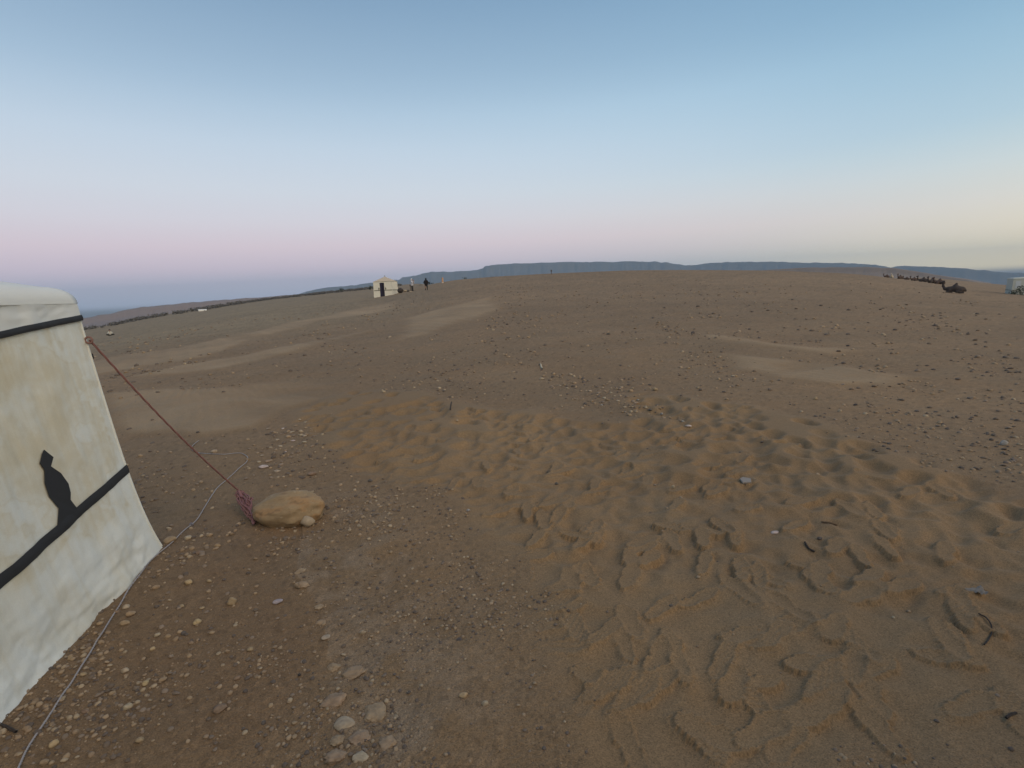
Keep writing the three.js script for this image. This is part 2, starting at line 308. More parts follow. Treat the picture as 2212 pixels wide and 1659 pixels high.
// ------------------------------------------------------------------ canvas and tents
function dataTex(n, f, srgb = true) {
  const a = new Uint8Array(n * n * 4);
  for (let j = 0; j < n; j++) for (let i = 0; i < n; i++) { const c = f(i / n, j / n), o = (j * n + i) * 4; for (let k = 0; k < 3; k++) a[o + k] = Math.max(0, Math.min(255, Math.round(c[k]))); a[o + 3] = 255; }
  const t = new THREE.DataTexture(a, n, n); t.wrapS = t.wrapT = THREE.RepeatWrapping; t.magFilter = THREE.LinearFilter; if (srgb) t.colorSpace = THREE.SRGBColorSpace; t.needsUpdate = true; return t;
}
const STAIN_M = 3.2;                             // metres one stain sheet covers
const stained = dataTex(1024, (u, v) => {
  const x = u * STAIN_M, y = v * STAIN_M;
  const big = fbm(x / 0.8, y / 0.5, 4, 3), mid = fbm(x / 0.2, y / 0.13, 4, 9), drip = fbm(x / 0.03, y / 0.5, 3, 21), fine = vnoise(x * 420, y * 420, 2);
  // dust-brown stains between the bands, none on the hem flap or above the upper band
  const edge = 0.06 * fbm(x / 0.25, y / 0.1, 3, 55), band = sstep(0.27, 0.40, y + edge - 0.09 * x) * sstep(1.76, 1.68, y + edge * 0.4);
  let s = sstep(-0.6, 0.95, big + 0.75 * mid + 0.3 * drip + 0.12 * vnoise(x * 30, y * 34, 8)) * (0.4 + 0.6 * band);
  const line = sstep(0.07, 0.0, Math.abs(big + 0.5 * mid - 0.02)) * 0.14 * band;   // tide mark round a stain
  s = Math.min(1, 0.62 * s + line + 0.25 * Math.max(0, fbm(x / 0.045, y / 0.4, 3, 88)));
  return [lerp(225, 196, s) + 5 * fine, lerp(226, 179, s) + 5 * fine, lerp(219, 143, s) + 5 * fine];
});
const weave = dataTex(256, (u, v) => { const w = 128 + 50 * Math.sin(u * 2 * Math.PI * 64) * Math.sin(v * 2 * Math.PI * 64) + 50 * vnoise(u * 90, v * 90, 4); return [w, w, w]; }, false);
weave.repeat.set(26, 26);
const M_CANVAS = new THREE.MeshStandardMaterial({ map: stained, bumpMap: weave, bumpScale: 0.0008, roughness: 0.88, side: THREE.DoubleSide });
const M_CLEAN = new THREE.MeshStandardMaterial({ color: new THREE.Color().setRGB(0.71, 0.71, 0.67), bumpMap: weave, bumpScale: 0.0008, roughness: 0.86, side: THREE.DoubleSide });
const M_CREAM = mat(0.66, 0.62, 0.52, 0.9, { side: THREE.DoubleSide }), M_TANROOF = mat(0.52, 0.42, 0.31, 0.9, { side: THREE.DoubleSide });
const M_BLACK = mat(0.022, 0.023, 0.026, 0.75, { side: THREE.DoubleSide }), M_TRIM = mat(0.13, 0.12, 0.085, 0.9, { side: THREE.DoubleSide });
function strip(nu, nv, f, close = false) {        // a grid of points f(u, v) -> [x, y, z, s, t]
  const pos = [], uv = [], idx = [];
  for (let j = 0; j <= nv; j++) for (let i = 0; i <= nu; i++) { const p = f(i / nu, j / nv); pos.push(p[0], p[1], p[2]); uv.push(p[3] ?? i / nu, p[4] ?? j / nv); }
  for (let j = 0; j < nv; j++) for (let i = 0; i < nu; i++) { const a = j * (nu + 1) + i, b = a + nu + 1; idx.push(a, a + 1, b + 1, a, b + 1, b); }
  const g = new THREE.BufferGeometry(); g.setAttribute('position', new THREE.Float32BufferAttribute(pos, 3)); g.setAttribute('uv', new THREE.Float32BufferAttribute(uv, 2)); g.setIndex(idx); g.computeVertexNormals(); return g;
}
function tentShape({ half, eave, slim, seed, wrinkle, flare = 0.13 }) {
  const halfAt = (v) => half - flare * (1 - Math.exp(-Math.max(0, v) / 0.35)) - slim * v;
  // side 0 faces +x, then counter-clockwise seen from above; a runs -1..1 along the side, v is height
  return (side, a, v, out = 0) => {
    const c = Math.cos(side * Math.PI / 2), s = Math.sin(side * Math.PI / 2), h = halfAt(v);
    const m = a * h, mz = m + side * 13;
    const hang = sstep(1, 0.9, Math.abs(a));
    const fold = wrinkle * (0.9 * fbm(mz / 0.7, v / 0.9, 3, seed) + 0.45 * fbm(mz / 0.13 + v * 2, v / 0.3, 3, seed + 4) + 0.75 * Math.exp(-((v / 0.3) ** 2)) * (Math.sin(mz * 7 + v * 16 + 2.5 * vnoise(mz * 2, v * 3, seed)) * 0.5 + 0.9 * fbm(mz / 0.16 + v * 4, v / 0.07 - mz * 1.5, 3, seed + 2)) + 1.0 * sstep(eave - 0.3, eave, v) * fbm(mz / 0.3 + v * 3, v / 0.12 - mz * 2, 3, seed + 8)) * hang;
    const x = h + fold + out, z = -m;              // a = +1 is the far end of side 0
    return [x * c + z * s, v, -x * s + z * c];
  };
}
function roofGeo(half, y0, peak, r, seed, n = 48, wr = 0.015) {
  // rounded eave, then four slopes to the peak
  const ring = (a, h) => { const k = Math.floor(a * 4) % 4, t = (a * 4 - k) * 2 - 1, c = Math.cos(k * Math.PI / 2), s = Math.sin(k * Math.PI / 2); return [h * c - t * h * s, -h * s - t * h * c]; };
  return strip(n * 4, 20, (u, v) => {
    let h, y; if (v < 0.35) { const q = v / 0.35 * Math.PI / 2; h = half - r + r * Math.cos(q); y = y0 + r * Math.sin(q); } else { const q = (v - 0.35) / 0.65; h = (half - r) * (1 - q); y = lerp(y0 + r, peak, q); }
    const p = ring(Math.min(0.99999, u), Math.max(0.002, h)); return [p[0], y + wr * fbm(p[0] * 3, p[1] * 3, 3, seed) * (v > 0 ? 1 : 0), p[1], p[0], p[1]];
  });
}
{ // ---- the near tent
  const cornerAt = G(352, 1183), along = G(0, 1560).sub(cornerAt), turn = Math.atan2(along.x, along.z), HALF = 1.55;
  const cc = new THREE.Vector3(HALF, 0, -HALF).applyAxisAngle(new THREE.Vector3(0, 1, 0), turn);
  const t = thing('added_shade_tent', 'large stained white canvas tent in the left foreground with two black bands', 'tent', [cornerAt.x - cc.x, -0.005, cornerAt.z - cc.z], turn);
  const S = tentShape({ half: HALF, eave: 1.84, slim: 0.052, seed: 12, wrinkle: 0.027, flare: 0.061 });
  for (let k = 0; k < 4; k++) part('wall', strip(k ? 40 : 240, k ? 30 : 150, (u, v) => { const a = u * 2 - 1, y = -0.05 + v * 1.87; return [...S(k, a, y), ((1 - a) * HALF + k * 3.1 + 0.06) / STAIN_M, y / STAIN_M]; }), M_CANVAS, t);
  const EV = 1.80, hTop = S(0, 0, EV)[0];
  part('roof', roofGeo(1.55 - 0.061 - 0.052 * EV + 0.012, EV, 2.25, 0.11, 5, 60), M_CLEAN, t);
  // valance above the upper band
  for (let k = 0; k < 4; k++) part('valance', strip(k ? 30 : 160, 14, (u, v) => { const a = u * 2.01 - 1.005, y = lerp(1.70 - (k ? 0.02 : 0.13 * (1 - a)), EV + 0.004, v); return S(k, a, y, 0.009); }), M_CLEAN, t);
  const bandLow = (a) => 0.655 - 0.148 * (1 - a) - 0.006 * Math.sin(a * 5), bandHigh = (a) => 1.715 - 0.13 * (1 - a) + 0.006 * vnoise(a * 6, 1, 3);
  for (let k = 0; k < 4; k++) for (const [yAt, w, o] of [[bandLow, 0.062, 0.006], [bandHigh, 0.036, 0.016]])
    part('trim_band', strip(k ? 30 : 160, 6, (u, v) => { const a = u * 2.008 - 1.004; return S(k, a, yAt(a) + (v - 0.5) * w, o + 0.004 * Math.sin(Math.PI * v)); }), M_BLACK, t);
  // black motif standing on the lower band: its outline found on the wall
  const wallAt = (x, y) => {                       // where a sight line crosses the wall, as (a, height)
    const d = sight(x, y), o = new THREE.Vector3(0, EYE, 0).sub(t.position).applyAxisAngle(new THREE.Vector3(0, 1, 0), -turn), e = d.clone().applyAxisAngle(new THREE.Vector3(0, 1, 0), -turn);
    let q = (HALF - o.x) / e.x, p; for (let i = 0; i < 12; i++) { p = o.clone().addScaledVector(e, q); q += (S(0, 0, p.y)[0] - p.x) / e.x; }
    const h = S(0, 0, p.y)[0]; return [-p.z / h, p.y];
  };
  const outline = [[245, 1020], [295, 1062], [288, 1112], [345, 1150], [393, 1208], [412, 1258], [411, 1298], [470, 1366], [340, 1462], [345, 1345], [290, 1280], [262, 1205], [254, 1132], [225, 1096], [236, 1045]].map(([x, y]) => wallAt(0.3833 * x, 580.7 + 0.3833 * y));
  const sh = new THREE.Shape(outline.map(([a, y]) => new THREE.Vector2(a * HALF, y)));
  const og = new THREE.ExtrudeGeometry(sh, { depth: 0.003, bevelEnabled: false, steps: 1 }), p = og.attributes.position;
  for (let i = 0; i < p.count; i++) { const q = S(0, p.getX(i) / HALF, p.getY(i), 0.006 + p.getZ(i)); p.setXYZ(i, ...q); }
  og.computeVertexNormals(); part('appliqued_ornament', og, M_BLACK, t);
  const seam = part('corner_seam', new THREE.TubeGeometry(new THREE.CatmullRomCurve3([...Array(24)].map((_, i) => new THREE.Vector3(...S(0, 1, 0.02 + i * 0.077, -0.001)))), 60, 0.008, 6), M_CANVAS, t);
  part('loop', new THREE.TorusGeometry(0.02, 0.006, 6, 16), mat(0.22, 0.115, 0.095), t).position.set(...S(0, 0.995, 1.565, 0.02));
  globalThis.ROPE_TOP = t.localToWorld(new THREE.Vector3(...S(0, 0.995, 1.565, 0.02)));
  t.updateMatrixWorld(true); globalThis.ROPE_TOP = new THREE.Vector3(...S(0, 0.995, 1.565, 0.025)).applyMatrix4(t.matrixWorld);
}
function place(px, py, dist) {                     // a spot of ground on the sight line's bearing, at a distance
  const d = sight(px, py), k = dist / Math.hypot(d.x, d.z), x = d.x * k, z = d.z * k; return [x, baseHeight(x, z), z];
}
const facing = (p, off = 0) => Math.atan2(-p[0], -p[2]) + off * RAD;
// ---- added tents, unseen behind the camera, darken the nearest sand as lens falloff would
for (const [x, z, turn, seed, label] of [[0.6, 3.5, -0.25, 70, 'added unseen canvas tent right behind the viewpoint, shading the near sand'], [5.1, 2.1, 0.2, 71, 'added unseen canvas tent to the right behind the viewpoint, shading the near sand']]) {
  const t = thing('added_shade_tent', label, 'tent', [x, 0, z], turn);
  const S = tentShape({ half: 2.1, eave: 2.3, slim: 0.03, seed, wrinkle: 0.03, flare: 0.06 });
  for (let k = 0; k < 4; k++) part('wall', strip(30, 20, (u, v) => { const a = u * 2 - 1, y = -0.08 + v * 2.36; return [...S(k, a, y), (1 - a) * 2.1 / STAIN_M, y / STAIN_M]; }), M_CANVAS, t);
  part('roof', roofGeo(1.99, 2.2, 3.2, 0.1, 15, 24), M_CLEAN, t);
  for (let k = 0; k < 4; k++) part('trim_band', strip(30, 2, (u, v) => S(k, u * 2.008 - 1.004, 0.7 + v * 0.06, 0.008)), M_BLACK, t);
}
{ // ---- the small tent on the rise
  const c = G(828, 640), pos = [c.x, c.y - 0.05, c.z], dist = c.length(), sc = dist / 71;
  const t = thing('added_shade_tent', 'small cream canvas tent with open dark doorway standing alone on the plain', 'tent', [pos[0] + 0.3, pos[1], pos[2] - 1.2], facing(pos, -17));
  globalThis.FAR = { c, dist };
  t.scale.setScalar(sc);
  const HALF = 1.34, EV = 2.02, S = tentShape({ half: HALF, eave: EV, slim: 0.012, seed: 33, wrinkle: 0.03, flare: 0.04 });
  const turnGeo = (g) => g.rotateY(-Math.PI / 2);  // side 0 becomes the front (+z)
  const D0 = -0.34, D1 = 0.14, DT = 1.86;          // doorway along the front
  const face = (k, a0, a1, y0, y1, n = 20) => turnGeo(strip(n, 24, (u, v) => { const a = lerp(a0, a1, u), y = lerp(y0, y1, v); return S(k, a, y); }));
  part('wall', mergeGeometries([face(0, -1, D0, -0.1, EV), face(0, D1, 1, -0.1, EV), face(0, D0, D1, DT, EV)]), M_CREAM, t);
  for (const k of [1, 2, 3]) part('wall', face(k, -1, 1, -0.1, EV, 30), M_CREAM, t);
  part('roof', turnGeo(roofGeo(HALF - 0.05, EV - 0.01, 2.72, 0.05, 8, 24, 0.02)), M_TANROOF, t);
  const cur = turnGeo(strip(30, 16, (u, v) => { const a = lerp(D0 - 0.01, D1 + 0.01, u); const q = S(0, a, lerp(0, DT + 0.02, v), -0.06 + 0.035 * Math.sin(u * 19)); return q; }));
  const curtain = part('door_curtain', cur, mat(0.03, 0.026, 0.05, 0.95, { side: THREE.DoubleSide }), t); curtain.userData.label = 'dark blue-black curtain hanging in the doorway';
  part('curtain_fold', turnGeo(strip(4, 12, (u, v) => S(0, lerp(D0 + 0.27, D0 + 0.35, u), lerp(0, DT - 0.1, v), -0.015 + 0.03 * Math.sin(u * Math.PI)))), mat(0.012, 0.011, 0.016, 0.95, { side: THREE.DoubleSide }), t);
  for (const [k, a0, a1] of [[0, -1.01, D0], [0, D1, 1.01], [1, -1.01, 1.01], [2, -1.01, 1.01], [3, -1.01, 1.01]])
    part('trim_band', turnGeo(strip(24, 2, (u, v) => S(k, lerp(a0, a1, u), 0.84 + (v - 0.5) * 0.09, 0.02))), M_TRIM, t);
  const motif = (k, a) => { const w = (y) => 0.035 + 0.035 * Math.sin(Math.max(0, Math.min(1, (y - 0.12) / 0.2)) * Math.PI) - 0.02 * (y > 0.3); return turnGeo(strip(4, 12, (u, v) => S(k, a + (u - 0.5) * 2 * w(v * 0.42), 0.86 + v * 0.42, 0.03))); };
  for (const [k, a] of [[0, D0 - 0.1], [0, D1 + 0.14], [3, -0.25], [3, 0.35]]) part('appliqued_ornament', motif(k, a), M_TRIM, t);
  for (const [k, a] of [[0, 1], [0, -1], [2, 1], [2, -1]]) part('corner_seam', turnGeo(strip(2, 10, (u, v) => S(k, a + (u - 0.5) * 0.05 * a, lerp(0, EV, v), 0.02))), M_CREAM, t);
  part('pole_tip', turnGeo(new THREE.CylinderGeometry(0.02, 0.05, 0.22, 8).translate(0, 2.8, 0)), M_TRIM, t);
  part('eave_cord', turnGeo(mergeGeometries([0, 1, 2, 3].map((k) => strip(20, 2, (u, v) => S(k, u * 2.02 - 1.01, EV - 0.03 + v * 0.035, 0.022))))), M_TRIM, t);
}
{ // ---- a third tent at the right edge
  const c = place(2203, 640, 82);
  const t = thing('added_shade_tent', 'dull grey canvas tent cut off by the right edge of the view', 'tent', [c[0] + 0.9, c[1] - 0.1, c[2]], facing(c, 10));
  const S = tentShape({ half: 1.7, eave: 2, slim: 0.02, seed: 90, wrinkle: 0.04, flare: 0.04 }), g = mat(0.5, 0.49, 0.42, 0.9, { side: THREE.DoubleSide });
  for (let k = 0; k < 4; k++) part('wall', strip(24, 16, (u, v) => S(k, u * 2 - 1, v * 2 - 0.1)), g, t);
  part('roof', roofGeo(1.65, 1.89, 2.12, 0.08, 4, 20, 0.03), g, t);
  part('window_flap', strip(6, 6, (u, v) => { const q = S(3, lerp(-0.86, -0.6, u), lerp(0.9, 1.65, v), 0.03); return q; }), mat(0.55, 0.56, 0.56), t);
  for (const k of [0, 1, 2, 3]) part('trim_band', strip(20, 2, (u, v) => S(k, u * 2.01 - 1.005, 0.6 + v * 0.06, 0.02)), M_TRIM, t);
}

// ------------------------------------------------------------------ stones
const _stones = {};
function stoneGeo(seed, rough = 0.22, detail = 3) {
  const key = seed + ':' + rough + ':' + detail; if (_stones[key]) return _stones[key];
  let g = new THREE.IcosahedronGeometry(1, detail); g.deleteAttribute('uv'); g.deleteAttribute('normal'); g = mergeVertices(g, 1e-4);
  const p = g.attributes.position, R = rng(seed * 77 + 5), planes = [...Array(14)].map(() => [new THREE.Vector3(R() - 0.5, R() - 0.5, R() - 0.5).normalize(), 0.62 + 0.36 * R()]);
  const v = new THREE.Vector3();
  for (let i = 0; i < p.count; i++) {
    v.fromBufferAttribute(p, i); let k = 1 + rough * fbm3(v.x * 1.4 + seed * 3.1, v.y * 1.4, v.z * 1.4, 3);
    for (const [n, d] of planes) { const q = v.dot(n) * k; if (q > d) k *= 1 - (1 - d / q) * 0.85; }
    k *= 1 + (rough > 0.4 ? 0.3 : 0.06) * fbm3(v.x * 6, v.y * 6 + seed, v.z * 6, 2); v.multiplyScalar(k); p.setXYZ(i, v.x, v.y, v.z);
  }
  const col = []; for (let i = 0; i < p.count; i++) { v.fromBufferAttribute(p, i); const t = 1 + 0.42 * fbm3(v.x * 2.2 + seed, v.y * 2.2, v.z * 2.2, 3) + 0.25 * fbm3(v.x * 11, v.y * 11 + seed, v.z * 11, 2); col.push(t, t * (1 - 0.02 * seed % 0.06), t * 0.97); }
  g.setAttribute('color', new THREE.Float32BufferAttribute(col, 3));
  g.computeVertexNormals(); return _stones[key] = g;
}
const rockTex = dataTex(256, (u, v) => { const a = 205 + 42 * fbm(u * 9, v * 9, 4, 3) + 22 * vnoise(u * 120, v * 120, 6); return [a, a, a]; });
const STONE = { pale: [0.37, 0.295, 0.205], tan: [0.31, 0.225, 0.135], yellow: [0.40, 0.295, 0.165], grey: [0.30, 0.28, 0.25], dark: [0.10, 0.085, 0.075], brown: [0.22, 0.155, 0.105], black: [0.05, 0.042, 0.04], lilac: [0.33, 0.29, 0.29], pinkish: [0.46, 0.38, 0.34], crust: [0.31, 0.222, 0.14] };
const M_STONE = Object.fromEntries(Object.entries(STONE).map(([k, c]) => [k, mat(...c, 0.96, { vertexColors: true })]));
const fwd = new THREE.Vector3(0, 0, -1).applyQuaternion(camera.quaternion);
const metres = (px, p) => px / 829.5 * PXT * Math.max(0.5, p.clone().sub(camera.position).dot(fwd));
let stoneSeed = 1;
function stone(name, label, category, x, y, px, kind, flat = 0.6, sunk = 0.25, group, long = 0.8) {
  const p = G(x, y), w = metres(px, p) / 2, s = stoneSeed++, R = rng(s * 31 + 3);
  const m = solo(name, label, category, kind === 'crust' && px > 18 ? stoneGeo(s % 14, 0.5, 7) : stoneGeo(s % 14), M_STONE[kind], [p.x, H(p.x, p.z) + w * flat * (1 - 2 * sunk) * 0.9, p.z], 0, group);
  m.scale.set(w, w * flat, w * (long * 0.85 + 0.3 * R())); m.rotation.set((R() - 0.5) * 0.3, (R() - 0.5) * 0.9, (R() - 0.5) * 0.3);
  return m;
}
{ // ---- the boulder that holds the guy rope
  const p = G(622, 1128), w = metres(157, p) / 2;
  let g = new THREE.IcosahedronGeometry(1, 24); g.deleteAttribute('uv'); g.deleteAttribute('normal'); g = mergeVertices(g, 1e-4);
  const q = g.attributes.position, v = new THREE.Vector3(), col = [];
  for (let i = 0; i < q.count; i++) {
    v.fromBufferAttribute(q, i); const n = v.clone();
    let k = 1 + 0.26 * fbm3(n.x * 1.5 + 4, n.y * 1.5, n.z * 1.5, 3) + 0.03 * fbm3(n.x * 5, n.y * 5, n.z * 5 + 2, 3) + 0.012 * fbm3(n.x * 17, n.y * 17, n.z * 17, 2);
    v.multiplyScalar(k); const taper = 1 - 0.13 * Math.max(0, -v.x) ** 1.5 + 0.05 * Math.max(0, v.x);
    v.x = Math.sign(v.x) * Math.pow(Math.abs(v.x), 0.86); v.y = Math.sign(v.y) * Math.pow(Math.abs(v.y), 0.9);
    if (v.y > 0) v.y *= 1 + 0.10 * v.x; 
    q.setXYZ(i, v.x * w, v.y * w * 0.47 * taper, v.z * w * 0.56 * taper);
    const a = fbm3(n.x * 2.1 + 9, n.y * 2.1, n.z * 2.1, 4), b = fbm3(n.x * 7, n.y * 7, n.z * 7 + 5, 3), c = fbm3(n.x * 40, n.y * 40, n.z * 40, 2);
    const ochre = sstep(-0.1, 0.3, a + 0.4 * b), dust = sstep(0.05, 0.4, b + 0.3 * a - 0.1), spot = fbm3(n.x * 26 + 3, n.y * 26, n.z * 26, 2) > 0.52 ? 1 : 0;
    for (let h = 0; h < 3; h++) { let t = lerp([0.29, 0.205, 0.115][h], [0.325, 0.20, 0.098][h], ochre); t = lerp(t, [0.17, 0.12, 0.07][h], dust * 0.6); t = lerp(t, [0.45, 0.36, 0.25][h], spot * 0.8); col.push(t * (1 + 0.2 * c)); }
  }
  g.setAttribute('color', new THREE.Float32BufferAttribute(col, 3)); g.computeVertexNormals();
  const m = solo('boulder', 'large loaf-shaped tan boulder that anchors the red guy rope', 'boulder', g, new THREE.MeshStandardMaterial({ vertexColors: true, roughness: 0.9 }), [p.x, H(p.x, p.z) + w * 0.33, p.z - w * 0.12], -0.1);
  m.rotation.set(0.05, -0.06, 0.09);
  globalThis.BOULDER = { p, w };
}
const one = (x, y, px, kind, label, flat, sunk, long) => stone('stone', label, 'stone', x, y, px, kind, flat, sunk, undefined, long);
one(666, 1139, 32, 'pale', 'pale grey stone leaning against the lower right of the big boulder', 0.85, 0.1);
one(600, 1300, 23, 'lilac', 'flat lilac-grey stone chip on bare soil below the boulder', 0.4, 0.2);
one(501, 1304, 26, 'tan', 'blocky tan stone on the gravel beside the near tent, largest there', 0.8);
one(476, 1537, 28, 'brown', 'angular brown clod half sunk in the bare soil near the bottom', 0.55, 0.3);
one(1002, 1515, 20, 'yellow', 'pale yellow pebble left of a smaller one at the bottom centre', 0.6);
one(1048, 1530, 16, 'pale', 'small pale pebble just right of the pale yellow one', 0.8);
one(784, 1375, 17, 'pale', 'oblong pale pebble lying alone on the crust right of the ledge', 0.5, 0.15, 0.5);
one(993, 1388, 14, 'dark', 'dark grey stone set flat in the gravelly crust in the middle', 0.4, 0.4);
one(647, 1461, 8, 'black', 'tiny round black pebble alone on the bare soil', 0.9, 0.2);
one(397, 1371, 14, 'dark', 'dark oval pebble among tan ones in the gravel beside the cord', 0.7);
one(675, 1027, 22, 'brown', 'long brown stone lying beyond the boulder on its right', 0.4, 0.2, 0.5);
one(800, 1041, 10, 'dark', 'small dark pebble at the left edge of the trampled sand', 0.8);
one(2168, 961, 18, 'grey', 'light grey rounded stone near the right edge on the gravel plain', 0.75, 0.15);
one(1487, 921, 14, 'pinkish', 'pinkish flat stone at the upper edge of the trampled sand', 0.5);
one(1674, 1142, 19, 'pinkish', 'pinkish white flake lying in the footprints right of centre', 0.35, 0.2);
one(1771, 1157, 11, 'dark', 'dark purple lump beside a thin dark twig in the sand', 0.8);
one(1762, 863, 10, 'tan', 'tan stone on the grey strip between two sand streaks', 0.8);
one(1848, 876, 9, 'black', 'black stone right of the tan one on the grey strip', 0.6);
one(1497, 722, 9, 'dark', 'dark round stone on the gravel above the sand streaks', 0.8);
one(1314, 724, 9, 'dark', 'dark stone alone on the gravel plain above the stony patch', 0.7);
one(1832, 748, 9, 'black', 'black flat stone at the right end of the upper sand streak', 0.5);
one(1363, 846, 12, 'tan', 'left one of two tan stones at the top of the sand', 0.7);
one(1415, 844, 12, 'tan', 'right one of two tan stones at the top of the sand', 0.7);
one(949, 840, 9, 'pale', 'pale stone alone on gravel behind the trampled sand', 0.7);
one(464, 981, 15, 'pale', 'pale stone touching the slack grey cord where it bends', 0.6);
one(1202, 1042, 9, 'dark', 'dark pebble among the soft hollows in the middle of the sand', 0.8);
one(1012, 1104, 10, 'grey', 'grey pebble at the left border of the sand below the hollows', 0.6);
one(1454, 1056, 8, 'pale', 'tiny upright white chip on the sand left of the flat tile', 1.3, 0.1, 0.4);
one(988, 913, 6, 'pale', 'tiny white chip in the far footprints near the upright twig', 0.8, 0.1);
one(2065, 1351, 10, 'pale', 'pale pebble left of the curved dark twig on the right', 0.4);
one(1931, 1330, 8, 'pale', 'small white pebble between large shoe prints on the right', 0.6);
one(367, 1171, 26, 'tan', 'smooth tan stone between the tent corner and the cord', 0.6);
const ORD = ['', 'second', 'third', 'fourth', 'fifth', 'sixth', 'seventh', 'eighth', 'ninth', 'tenth', 'eleventh', 'twelfth', 'thirteenth', 'fourteenth', 'fifteenth', 'sixteenth', 'seventeenth', 'eighteenth'];
const nth = (i, n) => (i < n / 2 ? [ORD[i] + ' farthest', ORD[i]] : [ORD[n - 1 - i] + ' nearest', 0])[0].trim();
const WORD = { pale: 'pale', tan: 'tan', yellow: 'yellowish', brown: 'brown', crust: 'whitish', pinkish: 'pinkish', grey: 'grey', dark: 'dark' };
const many = (name, label, group, list, kinds, flat = 0.6, sunk = 0.25) => list.sort((a, b) => a[1] - b[1]).forEach(([x, y, px], i) => { const k = kinds[i % kinds.length]; stone(name, label.replace('NTH', nth(i, list.length)).replace('HUE', WORD[k]), 'stone', x, y, px, k, flat, sunk, group); });
many('pebble', 'HUE pebble, NTH of the larger ones in the gravel along the near tent', 'pebbles beside the near tent', [[408, 1260, 18], [452, 1256, 13], [338, 1270, 17], [273, 1311, 17], [283, 1328, 20], [270, 1349, 20], [426, 1347, 20], [340, 1374, 15], [541, 1405, 15], [272, 1452, 19], [353, 1473, 17], [276, 1531, 22], [513, 1468, 16], [180, 1459, 17], [154, 1423, 14], [117, 1612, 20], [303, 1605, 20], [98, 1652, 20], [406, 1164, 17], [453, 1158, 15], [430, 1195, 14], [470, 1180, 14], [315, 1480, 16], [252, 1322, 13], [205, 1368, 13], [392, 1310, 13], [436, 1314, 12], [363, 1378, 14], [412, 1390, 11], [492, 1410, 12], [100, 1530, 17], [68, 1532, 14], [185, 1540, 16], [243, 1500, 13], [330, 1405, 12]], ['tan', 'pale', 'tan', 'brown', 'tan', 'yellow', 'tan']);
many('crust_stone', 'HUE flat stone, NTH of those embedded in the crust along the ledge', 'stones embedded along the ledge', [[724, 1522, 52], [745, 1571, 46], [730, 1606, 33], [778, 1604, 50], [729, 1642, 54], [808, 1545, 60], [764, 1460, 46], [694, 1345, 24], [722, 1442, 34], [655, 1265, 34], [648, 1235, 26], [688, 1312, 20], [838, 1618, 46], [705, 1380, 22], [780, 1650, 40]], ['crust', 'crust', 'crust', 'crust', 'pale'], 0.36, 0.42);
many('limestone_chip', 'HUE flat chip, NTH in the loose cluster right of the slack cord', 'pale chips beyond the boulder', [[581, 930, 10], [631, 938, 11], [570, 1012, 19], [599, 1020, 15], [580, 998, 14], [658, 947, 12], [658, 959, 12], [606, 967, 11], [566, 987, 9], [640, 925, 9], [622, 948, 11], [600, 955, 9], [585, 970, 8], [617, 980, 8], [648, 910, 9], [660, 915, 8], [590, 985, 8], [560, 1000, 10], [675, 968, 9], [612, 930, 8], [634, 956, 10]], ['pale', 'pale', 'crust', 'pale', 'pinkish'], 0.35, 0.2);
many('pale_stone', 'HUE stone, NTH light one of the stony patch behind the sand', 'stones of the stony patch', [[1170, 818, 12], [1241, 826, 11], [1275, 847, 9], [1374, 874, 11], [1255, 845, 7], [1305, 862, 8], [1335, 872, 9], [1350, 885, 8], [1225, 838, 7], [1290, 855, 7], [1395, 884, 9], [1320, 850, 6], [1210, 832, 6]], ['pale', 'crust', 'pale'], 0.5);
many('dark_pebble', 'HUE pebble, NTH dark one of the stony patch behind the sand', 'dark pebbles of the stony patch', [[1264, 875, 9], [1378, 866, 7], [1405, 888, 8], [1430, 893, 7], [1475, 912, 8], [1340, 840, 6], [1300, 877, 6], [1450, 905, 7]], ['dark', 'grey'], 0.7);
one(866, 633, 17, 'black', 'dark brown mound of rock beside the right wall of the small tent', 0.8, 0.05).scale.multiplyScalar(0.85);
one(875, 630, 9, 'pale', 'pale slab propped behind the dark mound by the small tent', 0.55, 0.05);
one(882, 630, 6, 'dark', 'dark stone right of the pale slab near the small tent', 0.8, 0.1);
one(888, 631, 8, 'pale', 'flat pale slab at the feet of the person in the pale jacket', 0.3, 0.1);
